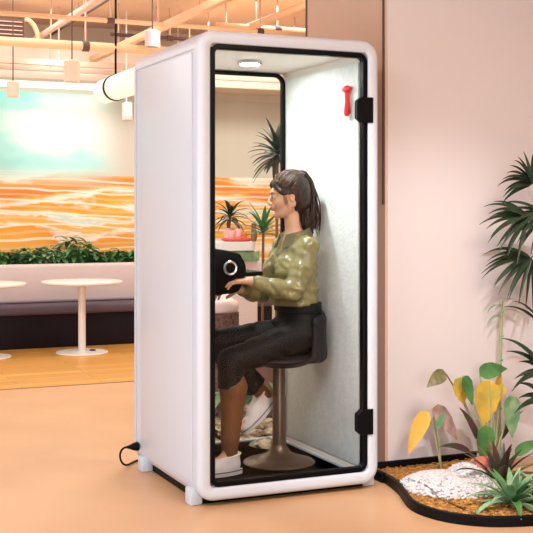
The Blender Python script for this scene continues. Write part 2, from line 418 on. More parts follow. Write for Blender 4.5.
# right wall block beside the booth
WU, WV, WV2 = 1.17, .30, 1.26
bm = B(); box(bm, WU, 6, WV, WV2, 0, CEIL); struct('wall_right', bm, 'wall', 'plain pink wall behind the planted bed', smooth=False)
bm = B(); box(bm, WU-.012, WU, WV+.004, WV2-.002, 0, CEIL); struct('trim_3', bm, 'niche', 'peach cladding on the end of the pink wall', smooth=False)
bm = B(); box(bm, WU-.020, WU-.012, WV+.010, WV+.022, 1.40, CEIL); box(bm, WU-.016, WU-.012, WV2-.03, WV2-.012, 0, CEIL); struct('trim_4', bm, 'dark', 'thin dark reveal lines on the wall end', smooth=False)
bm = B(); box(bm, -6.1, -6, -7.5, VF+.3, 0, CEIL); struct('wall_left', bm, 'wall_n', 'side wall of the lounge', smooth=False)
bm = B(); box(bm, 6, 6.1, -7.5, VF+.3, 0, CEIL); struct('wall_east', bm, 'wall_n', 'end wall', smooth=False)
bm = B(); box(bm, -6, 6, -7.6, -7.5, 0, CEIL); struct('wall_front', bm, 'wall_d', 'wall behind the viewer', smooth=False)

# ---------------------------------------------------------------- ceiling services
def u_pipe(name, px, py, v, r, m, label, cat, u0=-2.5, u1=4.5, square=False, tilt=0):
    c = at(px, py, v)
    t = thing(name, label, cat, (c.x, v, c.z), 'ceiling pipes and rails')
    bm = B()
    if square: box(bm, u0, u1, v-r, v+r, c.z-r, c.z+r, .006)
    else: tube(bm, [(u0, v, c.z), (u1, v, c.z)], r, 16)
    mesh_obj('run', bm, m, t)
    u = u0+.6; k = 0
    while u < u1 and k < 8:
        hb = B(); tube(hb, [(u, v, c.z), (u, v, CEIL)], .008, 6); mesh_obj('hanger_rod', hb, 'pipe', t)
        if not square:
            cb = B(); tube(cb, [(u-.03, v, c.z), (u+.03, v, c.z)], r+.008, 14); mesh_obj('clamp', cb, 'dark', t)
        u += 1.35; k += 1
u_pipe('ceiling_pipe', 0, 41, 5.0, .040, 'beam', 'thick peach pipe running across just above the pendants', 'pipe')
u_pipe('ceiling_pipe', 0, 13, 4.2, .020, 'beam', 'thin peach pipe running across the very top left', 'pipe')
u_pipe('ceiling_rail', 0, 60, 6.0, .028, 'pipe', 'square pink rail running across above the bulkhead', 'rail', square=True)
u_pipe('ceiling_rail', 0, 67, 6.35, .020, 'pipe', 'narrow pink rail lowest of the ceiling rails', 'rail', square=True)
u_pipe('ceiling_pipe', 0, 27, 5.6, .018, 'dark', 'slim dark conduit between the two peach pipes', 'pipe', u0=1.2)
u_pipe('ceiling_pipe', 240, 27, 4.6, .030, 'beam', 'peach pipe seen directly above the booth roof', 'pipe', u0=1.9)
def v_pipe(name, px, py, z, r, m, label, cat, v0, v1, square=False):
    c = atz(px, py, z)
    t = thing(name, label, cat, (c.x, (v0+v1)/2, z), 'ceiling pipes and rails')
    bm = B()
    if square: box(bm, c.x-r, c.x+r, v0, v1, z-r, z+r, .006)
    else: tube(bm, [(c.x, v0, z), (c.x, v1, z)], r, 14)
    mesh_obj('run', bm, m, t)
    v = v0+.5
    while v < v1:
        hb = B(); tube(hb, [(c.x, v, z), (c.x, v, CEIL)], .007, 6); v += 1.2; mesh_obj('hanger_rod', hb, 'pipe', t)
v_pipe('ceiling_rail', 130, 42, 2.93, .030, 'beam', 'peach rail running front to back beyond the thick pipe', 'rail', 1.5, 6.9, True)
v_pipe('ceiling_rail', 50, 30, 3.06, .022, 'pipe', 'pink rail running front to back left of the booth', 'rail', 1.5, 6.9, True)
v_pipe('ceiling_pipe', 200, 12, 3.10, .018, 'pipe', 'thin pink pipe running front to back above the booth', 'pipe', 1.5, 6.9)
v_pipe('ceiling_pipe', 262, 22, 3.05, .035, 'beam', 'wide peach pipe running front to back right above the booth', 'pipe', 1.6, 6.9)
v_pipe('ceiling_pipe', 95, 8, 3.2, .012, 'dark', 'thin dark conduit hugging the ceiling', 'pipe', 1.6, 6.9)
# white ventilation duct running front to back, rounded far end
c = atz(95, 95, 2.47)
t = thing('ventilation_duct', 'fat white ventilation duct hanging beside the booth', 'duct', (c.x, 5.6, c.z))
bm = B(); tube(bm, [(c.x, 3.2, c.z), (c.x, 5.3, c.z), (c.x, 5.36, c.z), (c.x, 5.40, c.z)], [.112, .112, .10, .07], 28); mesh_obj('duct_body', bm, 'duct', t)
bm = B(); tube(bm, [(c.x, 4.95, c.z), (c.x, 4.99, c.z)], .119, 28); tube(bm, [(c.x, 4.97, c.z+.12), (c.x, 4.97, CEIL)], .010, 8); mesh_obj('hanging_strap', bm, 'rubber', t)
# round fan cowl at upper left
c = at(18, 30, 5.9)
t = thing('ventilation_grille', 'dark square grille with a curved peach cowl at upper left', 'vent', c)
bm = B(); box(bm, c.x-.24, c.x+.06, 5.9, 6.1, c.z-.12, c.z+.10, .008)
mesh_obj('housing', bm, 'dark', t)
bm = B()
for k in range(5): box(bm, c.x-.22, c.x+.04, 5.885, 5.90, c.z-.09+k*.04, c.z-.082+k*.04)
mesh_obj('louvre', bm, 'pipe', t)
bm = B(); tube(bm, [(c.x+.06+.13*math.sin(a), 5.86, c.z-.14+.24*math.cos(a)) for a in [PI/2*i/10 for i in range(11)]], .022, 10); mesh_obj('cowl', bm, 'beam', t)
# pendants
def pendant(px, y0, y1, v, rpx, m, label):
    a, b = at(px, y0, v), at(px, y1, v); r = (at(px+rpx, y0, v)-a).length*.96
    t = thing('pendant_lamp', label, 'pendant lamp', b, 'pendant lamps')
    bm = B(); lathe(bm, a.x, v, [(r*.55, a.z), (r, a.z-.012), (r, b.z), (r-.008, b.z), (r-.008, a.z-.03)], 28); mesh_obj('shade', bm, m, t)
    bm = B(); tube(bm, [(a.x, v, a.z-.002), (a.x, v, CEIL)], .0055, 8); mesh_obj('cord', bm, 'dark', t)
    bm = B(); lathe(bm, a.x, v, [(.03, CEIL-.03), (.04, CEIL-.001)], 20); mesh_obj('ceiling_rose', bm, m, t)
    bm = B(); uvs(bm, (a.x, v, b.z+.045), .035); mesh_obj('bulb', bm, 'lamp' if 0 else 'pendw', t)
pendant(13, 81, 97, 5.3, 6.5, 'pend', 'small pink cylinder pendant at the far left')
pendant(72, 60, 82, 4.5, 8, 'pend', 'pink cylinder pendant over the left lounge area')
pendant(152.5, 30, 47, 3.0, 7.5, 'pendw', 'pale cylinder pendant right above the booth corner')
# small wall lamp, shaped as a white box hung from the ceiling
c = at(127, 111, 5.9)
t = thing('hanging_wall_lamp', 'small white wall lamp hanging beside the booth back edge', 'wall_lamp', c)
bm = B(); box(bm, c.x-.035, c.x+.05, 5.87, 5.97, c.z-.10, c.z+.09, .02, 3); mesh_obj('housing', bm, 'white', t)
bm = B(); tube(bm, [(c.x, 5.92, c.z+.08), (c.x, 5.92, CEIL)], .008, 8); mesh_obj('bracket', bm, 'white', t)

# ---------------------------------------------------------------- lounge bench, planter, tables
t = thing('bench', 'long built-in bench with pale backrest and dark seat along the mural wall', 'bench', (.8, 6.5, 0))
bm = B(); box(bm, -2.2, 3.2, 6.26, 6.62, 0, .33, .01); mesh_obj('base', bm, 'bench_dark', t)
bm = B(); box(bm, -2.2, 3.2, 6.22, 6.62, .331, .43, .03, 3); mesh_obj('seat', bm, 'bench_seat', t)
bm = B(); box(bm, -2.2, 3.2, 6.48, 6.62, .431, .82, .035, 4); mesh_obj('backrest', bm, 'bench', t)
t = thing('planter_box', 'low pale planter box behind the bench backrest', 'planter', (.8, 6.8, 0))
bm = B(); box(bm, -2.2, 3.2, 6.625, 7.05, 0, .80, .01); mesh_obj('box', bm, 'bench', t)
bm = B(); box(bm, -2.17, 3.17, 6.65, 7.02, .80, .815); mesh_obj('soil', bm, 'pot', t)
def bush(name, x, y, z, h, w, n, m, label, cat='plant', group=None, seed=1, LW=.05):
    rr = random.Random(seed)
    t = thing(name, label, cat, (x, y, z), group)
    st = B(); fo = B()
    for i in range(n):
        a = rr.uniform(0, 2*PI); e = rr.uniform(.25, 1.3); L = h*rr.uniform(.55, 1)
        d = Vector((math.cos(a)*math.cos(e)*w, math.sin(a)*math.cos(e)*w*.6, math.sin(e))).normalized()
        p = Vector((x, y, z))+Vector((math.cos(a), math.sin(a), 0))*.012; q = p+d*L*.75; tube(st, [p, (p+q)/2+Vector((0, 0, .01)), q], .003, 5)
        for k in range(5):
            f = .35+.16*k; b = p+(q-p)*f; aa = rr.uniform(0, 2*PI)
            leaf(fo, b, (math.cos(aa), math.sin(aa), rr.uniform(-.2, .8)), L*.42+.03, LW, .8, .2, 5)
    mesh_obj('stems', st, 'stem', t); mesh_obj('foliage', fo, m, t)
    return t
names = ['tall spiky', 'bushy pale', 'low dark', 'feathery', 'loose green', 'dense green', 'small drooping', 'rounded', 'ragged', 'leaning', 'thin', 'broad', 'dark clump']
place = ['at the far left edge', 'second from the left edge', 'over the gap left of the table', 'just left of the round table', 'above the left side of the table', 'above the table column',
         'just right of the table column', 'over the right rim of the table', 'between the table and the booth', 'close to the booth edge', 'right beside the booth back edge', 'behind the booth corner']
for i in range(12):
    px = 4+i*12.2; hh = [.13, .12, .16, .19, .17, .12, .27, .14, .14, .12, .14, .13][i]
    p = at(px, 263, 6.84)
    bush('leafy_plant', p.x, 6.84+random.uniform(-.05, .05), .815, hh*1.45, 1.0, 20, 'leafp' if i in (3, 4) else 'leaf', names[i]+' green plant in the bench planter '+place[i], 'plant', 'plants in the bench planter', seed=20+i, LW=.062)
for i in range(5):
    bush('leafy_plant', 1.95+i*.24, 6.84, .815, .2, 1.0, 14, 'leaf', names[8+i]+' plant in the bench planter behind the booth window'+[' nearest its left edge', ', second from its left edge', ' at its middle', ' towards its right', ' nearest its right edge'][i], 'plant', 'plants in the bench planter', seed=50+i)
def ptable(px, py, label):
    c = atz(px, py, .01)
    t = thing('pedestal_table', label, 'table', (c.x, c.y, 0), 'white pedestal tables')
    bm = B(); lathe(bm, c.x, c.y, [(.245, 0), (.25, .008), (.245, .016), (.05, .026)], 48); mesh_obj('base', bm, 'white', t)
    bm = B(); lathe(bm, c.x, c.y, [(.036, .024), (.036, .665)], 24); mesh_obj('column', bm, 'white', t)
    bm = B(); lathe(bm, c.x, c.y, [(.10, .655), (.36, .664), (.385, .672), (.385, .688), (.38, .692)], 64); mesh_obj('tabletop', bm, 'white', t)
    return c
tc = ptable(82, 352, 'round white pedestal table standing before the dark bench')
ptable(-16, 357, 'round white pedestal table cut off by the left picture edge')
bm = B(); lathe(bm, tc.x+.09, tc.y-.05, [(.02, .024), (.03, .028), (.03, .036), (.01, .042)], 20); tag(mesh_obj('floor_socket', bm, 'dark'), 'small dark knob on the base of the nearer round table', 'knob')

# ================================================================ PHONE BOOTH
W, D, H = .95, .99, 2.20; ZB = .028
b = thing('phone_booth', 'white freestanding office phone booth with a glass door', 'phone booth', (W/2, D/2, 0))
bm = B(); ringframe(bm, 0, W, ZB, H, .085, .062, 0, .055, .026); mesh_obj('front_frame', bm, 'booth', b, angle=60)
bm = B(); ringframe(bm, 0, W, ZB, H, .085, .062, D, D-.045, .020); mesh_obj('back_frame', bm, 'booth', b, angle=60)
def side(x0, x1, s):
    bm = B(); box(bm, x0, x1, .057, D-.047, ZB+.055, H-.075)
    e = x0 if s < 0 else x1
    # raised field with rounded outline
    pts = rrect(.085, .862, ZB+.075, H-.095, .02)
    loft(bm, [[(e, a, c_) for a, c_ in pts], [(e+s*.0045, a, c_) for a, c_ in pts]])
    pts2 = rrect(.090, .857, ZB+.080, H-.100, .016)
    r = loft(bm, [[(e+s*.0045, a, c_) for a, c_ in pts], [(e+s*.007, a, c_) for a, c_ in pts2]])
    bm.faces.new(r[-1])
    return bm
mesh_obj('side_panel', side(.006, .046, -1), 'booth', b, angle=30)
mesh_obj('side_panel', side(W-.046, W-.006, 1), 'booth', b, angle=30)
# rounded top and bottom edges along the depth (shell corners)
def corner(x, z, sx, sz, R=.085):
    bm = B(); cx, cz = x-sx*(R-.006), z-sz*(R-.006); rings = []
    for y in (.057, D-.047):
        out = [(cx+sx*(R-.006+.006)*math.cos(a)*.995, y, cz+sz*R*math.sin(a)*.995) for a in [PI/2*i/8 for i in range(9)]]
        inn = [(cx+sx*(R-.045)*math.cos(a), y, cz+sz*(R-.045)*math.sin(a)) for a in [PI/2*i/8 for i in range(8, -1, -1)]]
        rings.append(out+inn)
    r = loft(bm, rings); bm.faces.new(r[0][::-1]); bm.faces.new(r[1]); return bm
bm = B(); box(bm, .08, W-.08, .057, D-.047, H-.052, H-.006); mesh_obj('roof', bm, 'booth', b)
for sx, x in ((-1, .006), (1, W-.006)):
    mesh_obj('roof_edge', corner(x, H-.006, sx, 1), 'booth', b)
    mesh_obj('base_edge', corner(x, ZB+.006, sx, -1), 'booth', b)
bm = B(); box(bm, .08, W-.08, .057, D-.047, ZB+.006, ZB+.032); mesh_obj('base_tray', bm, 'booth', b)
for x in (-.012, W-.05):
    for y in (.07, D-.19):
        bm = B(); box(bm, x, x+.062, y, y+.075, 0, ZB+.05, .008, 2); mesh_obj('foot', bm, 'booth', b)
bm = B(); box(bm, .05, W-.05, .085, .10, 0.002, ZB+.006); box(bm, .05, .065, .10, D-.09, .002, ZB+.006); box(bm, W-.065, W-.05, .10, D-.09, .002, ZB+.006); mesh_obj('plinth', bm, 'rubber', b)
FZ = .062; IX0, IX1, IY1, IZ1 = .062, .885, .935, 2.14
bm = B(); box(bm, IX0, IX1, .07, IY1, ZB+.034, FZ); mesh_obj('carpet', bm, 'carpet', b)
bm = B(); box(bm, IX1, W-.047, .057, D-.047, FZ, IZ1); box(bm, IX1-.012, IX1, .057, IY1, FZ, FZ+.035, .004); mesh_obj('lining', bm, 'liner', b)
bm = B(); box(bm, IX1-.014, IX1-.001, .075, IY1-.012, FZ+.040, 2.10, .006); mesh_obj('felt_panel', bm, 'felt', b)
bm = B(); box(bm, .047, IX0, .057, D-.047, FZ, IZ1); mesh_obj('lining', bm, 'felt', b)
bm = B(); box(bm, .047, W-.047, .057, D-.047, IZ1, IZ1+.007); mesh_obj('inner_ceiling', bm, 'liner', b)
lp = at(251, 61, .50)
bm = B(); lathe(bm, .48, .52, [(.062, IZ1-.001), (.064, IZ1-.014), (.052, IZ1-.018)], 40); lm = mesh_obj('ceiling_lamp', bm, 'chrome', b)
bm = B(); lathe(bm, .48, .52, [(.050, IZ1-.018), (.048, IZ1-.022)], 40); mesh_obj('diffuser', bm, 'lamp', lm)
# door
dr = bpy.data.objects.new('door', None); C.objects.link(dr); dr.parent = b; dr.location = Vector((.86, .02, 1.1))-Vector(b.location)
bm = B(); ringframe(bm, .0635, W-.0635, ZB+.0635, H-.0635, .045, .024, .004, .040, .004); mesh_obj('door_frame', bm, 'black', dr)
bm = B(); loops = [[(a, y, c_) for a, c_ in rrect(.0855, W-.0855, ZB+.0855, H-.0855, .025)] for y in (.016, .024)]
r = loft(bm, loops); bm.faces.new(r[0]); bm.faces.new(r[1]); mesh_obj('glass_pane', bm, 'glass', dr, smooth=False)
for py in (110, 422):
    c = at(365, py, 0)
    bm = B(); loops = []
    hw, hh = .048, .062
    for y, k in ((.018, 0), (-.008, 0), (-.012, .004)):
        loops.append([(c.x+x_*(hw-k)/hw, y, c.z+z_*(hh-k)/hh) for x_, z_ in ((-hw, -hh+.02), (-hw, hh-.02), (-.022, hh), (.042, hh), (.042, -hh), (-.022, -hh))])
    r = loft(bm, loops); bm.faces.new(r[0]); bm.faces.new(r[-1]); mesh_obj('hinge', bm, 'rubber', dr, angle=25)
# rear window of the booth: black frame and glass
bm = B(); ringframe(bm, IX0+.001, IX1-.016, FZ+.001, IZ1-.004, .06, .020, IY1-.018, IY1+.012, .004); wf = mesh_obj('rear_window_frame', bm, 'black', b)
bm = B(); loops = [[(a, y, c_) for a, c_ in rrect(IX0+.019, IX1-.034, FZ+.019, IZ1-.022, .042)] for y in (IY1-.006, IY1)]
r = loft(bm, loops); bm.faces.new(r[0]); bm.faces.new(r[1]); mesh_obj('rear_glass', bm, 'bglass', b, smooth=False)
# desk console on the left inside wall
dk = bpy.data.objects.new('desk', None); C.objects.link(dk); dk.parent = b; dk.location = Vector((.08, .5, 1.05))-Vector(b.location)
c = at(229, 269, .46)
bm = B(); sh = []
for a, z_ in rrect(IX0+.001, c.x+.105, c.z-.125, c.z+.125, .10, 12): sh.append((a, z_))
# console body: tall rounded block whose right side bulges
prof = [(IX0+.001, -.125), (IX0+.06, -.125), (c.x-.02, -.115), (c.x+.02, -.085), (c.x+.044, -.03), (c.x+.046, .02), (c.x+.026, .062), (c.x-.01, .09), (IX0+.08, .125), (IX0+.045, .16), (IX0+.001, .17)]
cm = []
for i in range(len(prof)):          # smooth the outline
    p0, p1, p2, p3 = [Vector(prof[j % len(prof)]) for j in (i-1, i, i+1, i+2)]
    if i >= len(prof)-1: cm.append(p1); continue
    for t_ in (0, .33, .66):
        cm.append(.5*((2*p1)+(-p0+p2)*t_+(2*p0-5*p1+4*p2-p3)*t_*t_+(-p0+3*p1-3*p2+p3)*t_**3) if 0 < i < len(prof)-2 else p1.lerp(p2, t_))
cen = Vector((c.x-.04, 0))
loops = []
for y, k in ((.60, 1), (.355, 1), (.345, .97), (.34, .92)):
    loops.append([(max(IX0+.001, cen.x+(q.x-cen.x)*k), y, c.z+q.y*k) for q in cm])
r = loft(bm, loops); bm.faces.new(r[0]); bm.faces.new(r[-1]); mesh_obj('console', bm, 'rubber', dk, angle=50)
cr_ = at(230, 268, .335)
Mx = Matrix.Translation(cr_) @ Matrix.Rotation(PI/2, 4, 'X')
bm = B(); lathe(bm, 0, 0, [(.034, -.008), (.037, .006), (.034, .010), (.026, .008), (.025, .004), (.012, .003)], 36, M4=Mx); mesh_obj('knob_ring', bm, 'chrome', dk)
bm = B(); lathe(bm, 0, 0, [(.0245, -.002), (.0245, .006), (.008, .009)], 32, M4=Mx); mesh_obj('knob_centre', bm, 'rubber', dk)
# slim desk top
z_ = at(250, 273, .46).z
bm = B()
ux = at(258, 273, .46).x
loops = [[(a, y_, zz) for a, y_ in rrect(IX0+.002, ux, .36, .80, .05)] for zz in (z_-.011, z_+.011)]
r = loft(bm, loops); bm.faces.new(r[0]); bm.faces.new(r[1]); mesh_obj('desktop', bm, 'rubber', dk, angle=30)
# emergency hammer on the felt wall
c = Vector((IX1-.016, .10, 0)); p = at(349, 88, .15)
v_h = .155; u_h = IX1-.014
zt, zb_ = at(349, 87, v_h).z, at(349, 116, v_h).z
for i in range(2): pass
t = thing('emergency_hammer', 'small red emergency hammer clipped to the felt wall', 'hammer', (u_h, v_h, zb_))
bm = B(); uvs(bm, (u_h-.020, v_h, zt-.012), (.017, .032, .020)); tube(bm, [(u_h-.020, v_h-.036, zt-.012), (u_h-.020, v_h+.036, zt-.012)], .010, 12); mesh_obj('head', bm, 'red', t)
bm = B(); tube(bm, [(u_h-.018, v_h, zt-.02), (u_h-.018, v_h-.004, (zt+zb_)/2), (u_h-.018, v_h, zb_+.015), (u_h-.018, v_h, zb_)], [.014, .013, .017, .014], 14); mesh_obj('handle', bm, 'red', t)
bm = B(); box(bm, u_h-.012, u_h+.0005, v_h-.015, v_h+.015, zb_-.02, zb_+.012, .003); mesh_obj('clip', bm, 'white', t)
# plug and cable on the left side
pl = None
v_p = .90; zp = at(141, 446, .9).z
t = thing('power_cable', 'black plug and cable coming out of the booth side', 'cable', (-.02, v_p, 0))
bm = B(); Mx = Matrix.Translation((-.0, v_p, zp)) @ Matrix.Rotation(-PI/2, 4, 'Y')
lathe(bm, 0, 0, [(.022, 0), (.024, .008), (.019, .03), (.012, .045), (.007, .062)], 20, M4=Mx); mesh_obj('plug', bm, 'rubber', t)
bm = B(); tube(bm, bez((-.055, v_p, zp), (-.12, v_p, zp+.01), (-.10, v_p+.03, zp-.10), (-.045, v_p+.06, .010), 16), .0055, 8); tube(bm, bez((-.045, v_p+.06, .010), (0, v_p+.09, .007), (.1, v_p+.3, .007), (.5, 1.3, .007), 12), .0055, 8); mesh_obj('cord', bm, 'rubber', t)

# swivel stool
SX, SY = .622, .467
t = thing('swivel_stool', 'bronze pedestal stool with dark low-backed seat inside the booth', 'stool', (SX, SY, FZ))
bm = B(); lathe(bm, SX, SY, [(.182, FZ), (.186, FZ+.006), (.180, FZ+.013), (.12, FZ+.028), (.06, FZ+.055), (.042, FZ+.085), (.036, FZ+.10)], 64); mesh_obj('base', bm, 'bronze', t)
bm = B(); lathe(bm, SX, SY, [(.035, FZ+.095), (.035, .40), (.033, .405), (.033, .575)], 36); mesh_obj('column', bm, 'bronze', t)
s = SDF((.38, .18, .52), (.90, .76, .95), .006)
s.ell((SX+.01, SY, .605), (.20, .205, .035), k=.02); s.ell((SX+.02, SY, .585), (.12, .12, .03), k=.03)
bp = []
for i in range(9):
    a = math.radians(-62+15.5*i); bp.append((SX+.028+.192*math.cos(a), SY+.205*math.sin(a)))
for i in range(8):
    for zz, rr_ in ((.62, .021), (.655, .018), (.69, .017), (.725, .016), (.76, .016), (.795, .015), (.83 if 1 < i < 6 else .81, .014)):
        s.cap((*bp[i], zz), (*bp[i+1], zz), rr_, k=.03)
s.mesh('seat', 'seat', t)
# ================================================================ WOMAN
wp = thing('person', 'woman with a dark ponytail in an olive satin shirt sitting in the booth facing left', 'person', (SX, SY, FZ))
HIPN, HIPF = at(300, 336, .385), at(297, 333, .555)
KNN, KNF = at(231, 362, .36), at(213, 343, .56)
ANN, ANF = at(230, 449, .34), at(262, 393, .56)
PEL = at(299, 334, .47); WST = at(297, 300, .47); CHS = at(294, 266, .47); NKB = at(294.5, 240, .47); NKT = at(291, 222, .47)
SHN, SHF = at(308.5, 247, .33), at(284, 245, .61)
ELN, ELF = at(293, 291, .29), at(262, 292, .635)
WRN, WRF = at(250, 281, .34), at(238, 289, .50)
HC = at(288, 196, .47)
yaw = math.radians(11)
F_ = Vector((-math.cos(yaw), math.sin(yaw), 0)); F_ = (F_+Vector((0, 0, -.16))).normalized()   # gaze, slightly down
Lf = Vector((0, 0, 1)).cross(F_).normalized(); U_ = F_.cross(Lf).normalized()
HR = Matrix((F_, Lf, U_)).transposed()                 # local (fwd,left,up) -> world
HRn = np.array(HR)
HS = 1.0
def hd(x, y, z): return HC+HR @ Vector((x, y, z))*HS
h = .004
s = SDF((.02, .14, FZ-.01), (.88, .80, 1.64), h)
def E(x, y, z, rx, ry, rz, k=.015, sub=False): s.ell(hd(x, y, z), (rx*HS, ry*HS, rz*HS), HRn, k, sub)
# torso
s.ell(PEL+Vector((.0, 0, .03)), (.105, .152, .11), k=.03)
s.ell(WST, (.085, .115, .13), k=.05)
s.ell(CHS+Vector((0, 0, .0)), (.095, .135, .15), k=.04)
s.ell(CHS+Vector((-.055, -.065, -.01)), (.055, .06, .06), k=.03); s.ell(CHS+Vector((-.055, .065, -.01)), (.055, .06, .06), k=.03)
s.cap(SHN, NKB+Vector((.005, 0, -.01)), .042, .05, .04); s.cap(SHF, NKB+Vector((.005, 0, -.01)), .042, .05, .04)
s.cap(NKB, NKT+Vector((.006, 0, .02)), .046, .041, .03)
# arms
for S_, El, Wr in ((SHN, ELN, WRN), (SHF, ELF, WRF)):
    s.cap(S_, El, .042, .034, .02); s.cap(El, El.lerp(Wr, .3), .034, .034, .015); s.cap(El.lerp(Wr, .3), Wr, .034, .022, .015)
# legs
for Hp, K_, A_ in ((HIPN, KNN, ANN), (HIPF, KNF, ANF)):
    s.cap(Hp, K_, .078, .052, .03); cf = K_.lerp(A_, .3)+Vector((.012, 0, 0)); s.cap(K_, cf, .050, .052, .02); s.cap(cf, A_, .050, .033, .02)
# feet inside the shoes
TON = ANN+Vector((-.13, -.01, -.070)); TOF = at(241, 428, .55)
HLN = ANN+Vector((.012, 0, -.045)); HLF = ANF+Vector((.030, 0, -.035))
s.cap(ANN, HLN, .03, .026, .01); s.cap(HLN, TON, .026, .02, .01); s.cap(ANN, HLN.lerp(TON, .45), .026, .016, .02)
s.cap(ANF, HLF, .03, .026, .01); s.cap(HLF, TOF, .026, .02, .01); s.cap(ANF, HLF.lerp(TOF, .45), .026, .016, .02)
# hands
def hand(Wr, fdir, pn, side_, curl, f_len=1.0):
    """palm + five fingers; pn = palm normal, side_ = thumb side direction"""
    f = Vector(fdir).normalized(); n_ = Vector(pn); n_ = (n_-f*n_.dot(f)).normalized(); sd = Vector(side_); sd = (sd-f*sd.dot(f)-n_*sd.dot(n_)).normalized()
    for k, off in enumerate((.026, .009, -.009, -.025)):
        s.cap(Wr+sd*off*.5, Wr+f*(.078-.004*abs(k-1))+sd*off, .015, .0115, .010)
        L3 = [(.040, .025, .019), (.044, .028, .021), (.041, .026, .019), (.033, .020, .017)][k]
        p = Wr+f*(.078-.004*abs(k-1))+sd*off; a = curl*.4
        for j, l in enumerate(L3):
            d = (f*math.cos(a)+n_*math.sin(a)+sd*(off*1.5)).normalized(); q = p+d*l*.93*f_len
            s.cap(p, q, .0088-.0008*j, .0082-.0008*j, .003); p = q; a += curl*(.75 if j == 0 else .6)
    p = Wr+f*.022+sd*.014
    s.cap(p, Wr+f*.045+sd*.036+n_*.012, .014, .0115, .008)
    p = Wr+f*.045+sd*.036+n_*.012; q = p+(f*.8+sd*.35+n_*.35).normalized()*.030; s.cap(p, q, .0105, .0092, .003)
    s.cap(q, q+(f*.9+n_*.5).normalized()*.024, .0092, .008, .003)
hand(WRN, (-.95, .10, .02), (0, .1, -1), (0, 1, .1), .65)
hand(WRF, (-.95, -.15, .02), (0, .1, -1), (0, -1, .1), .75)
# head
E(-.018, 0, .028, .094, .073, .083, .02)
E(.028, 0, -.012, .058, .058, .085, .02)
E(.030, 0, -.066, .048, .047, .036, .02)
E(.074, 0, -.092, .017, .018, .015, .018)
for sy in (1, -1):
    E(.056, sy*.036, -.028, .024, .022, .024, .018)
    s.cap(hd(-.005, sy*.056, -.045), hd(.055, sy*.024, -.088), .016, .014, .02)
    E(.090, sy*.029, .006, .013, .015, .011, .010, True)
    E(.0745, sy*.029, .006, .0130, .0145, .0125, .004)
    E(-.004, sy*.071, -.010, .014, .007, .024, .006); E(.001, sy*.078, -.007, .008, .005, .014, .005, True)
    E(.100, sy*.010, -.026, .009, .008, .007, .006)
E(.075, 0, .030, .013, .046, .014, .014)
s.cap(hd(.084, 0, .018), hd(.1065, 0, -.018), .0075, .0098, .010)
E(.086, 0, -.046, .012, .024, .014, .012)
E(.0945, 0, -.047, .0072, .0190, .0052, .004); E(.0915, 0, -.0575, .0075, .0165, .0056, .004)
E(.1035, 0, -.0525, .012, .0175, .0011, .003, True)
s.mesh('body', 'skin', wp)
# lips, brows, eyes
def uvpart(name, parts, m):
    bm = B()
    for c_, r_ in parts: uvs(bm, hd(*c_), r_, Mx=HR)
    return mesh_obj(name, bm, m, wp)
uvpart('lips', [((.0962, 0, -.0465), (.0080, .0215, .0050)), ((.0930, 0, -.0575), (.0085, .0190, .0058))], 'lips')
for sy in (1, -1):
    o = uvpart('eye', [((.0800, sy*.029, .004), (.0092, .0105, .0030))], 'eye')
    bm = B(); uvs(bm, hd(.0885, sy*.029, .0030), (.0022, .0050, .0032), Mx=HR); i_ = mesh_obj('iris', bm, 'iris', o)
    bm = B(); tube(bm, [hd(.0888+.003*math.cos(q*1.2), sy*.029+q*.0125, .0088-abs(q)*.0025) for q in [i/6-1 for i in range(13)]], [.0012+.0018*math.sin(PI*i/12) for i in range(13)], 6)
    mesh_obj('eyelashes', bm, 'brow', wp)
    bm = B(); tube(bm, [hd(.0915-.010*(i/9)**2, sy*(.012+.030*i/9), .0245+.006*math.sin(PI*(i/9)*.75)) for i in range(10)], [.0012+.0014*math.sin(PI*(.25+.75*i/9)) for i in range(10)], 6)
    mesh_obj('eyebrow', bm, 'brow', wp)
# hair ------------------------------------------------------------
s = SDF(tuple(HC-Vector((.17, .17, .26))), tuple(HC+Vector((.22, .17, .18))), .004)
E(-.022, 0, .036, .098, .081, .086, .015)
E(-.058, 0, -.010, .064, .070, .084, .02)
for sy in (1, -1):
    s.cap(hd(.066, sy*.030, .066), hd(.050, sy*.062, .030), .016, .012, .012)
    s.cap(hd(.048, sy*.062, .030), hd(.012, sy*.070, .004), .012, .010, .010)
E(.046, 0, .082, .030, .054, .018, .014)
E(.095, 0, -.030, .062, .10, .070, .008, True); E(.098, 0, .025, .024, .054, .026, .008, True)
for sy in (1, -1): E(.020, sy*.074, -.030, .034, .030, .040, .008, True)
TIE = at(300, 176, .475)
s.ell(TIE, (.024, .026, .024), k=.015); s.cap(TIE, TIE+Vector((.010, 0, .018)), .02, .014, .012)
hair = s.mesh('hair', 'hair', wp)
bm = B()
rr = random.Random(4)
def onhead(x, y, z, g=1.0):     # push a local direction out to the hair shell
    d = Vector((x, y, z)); c0 = Vector((-.022, 0, .036)); r0 = Vector((.099, .082, .087)); d.normalize()
    k = 1/math.sqrt((d.x/r0.x)**2+(d.y/r0.y)**2+(d.z/r0.z)**2); return c0+d*k*g
tieL = HR.transposed() @ (TIE-HC)
bm2 = B()
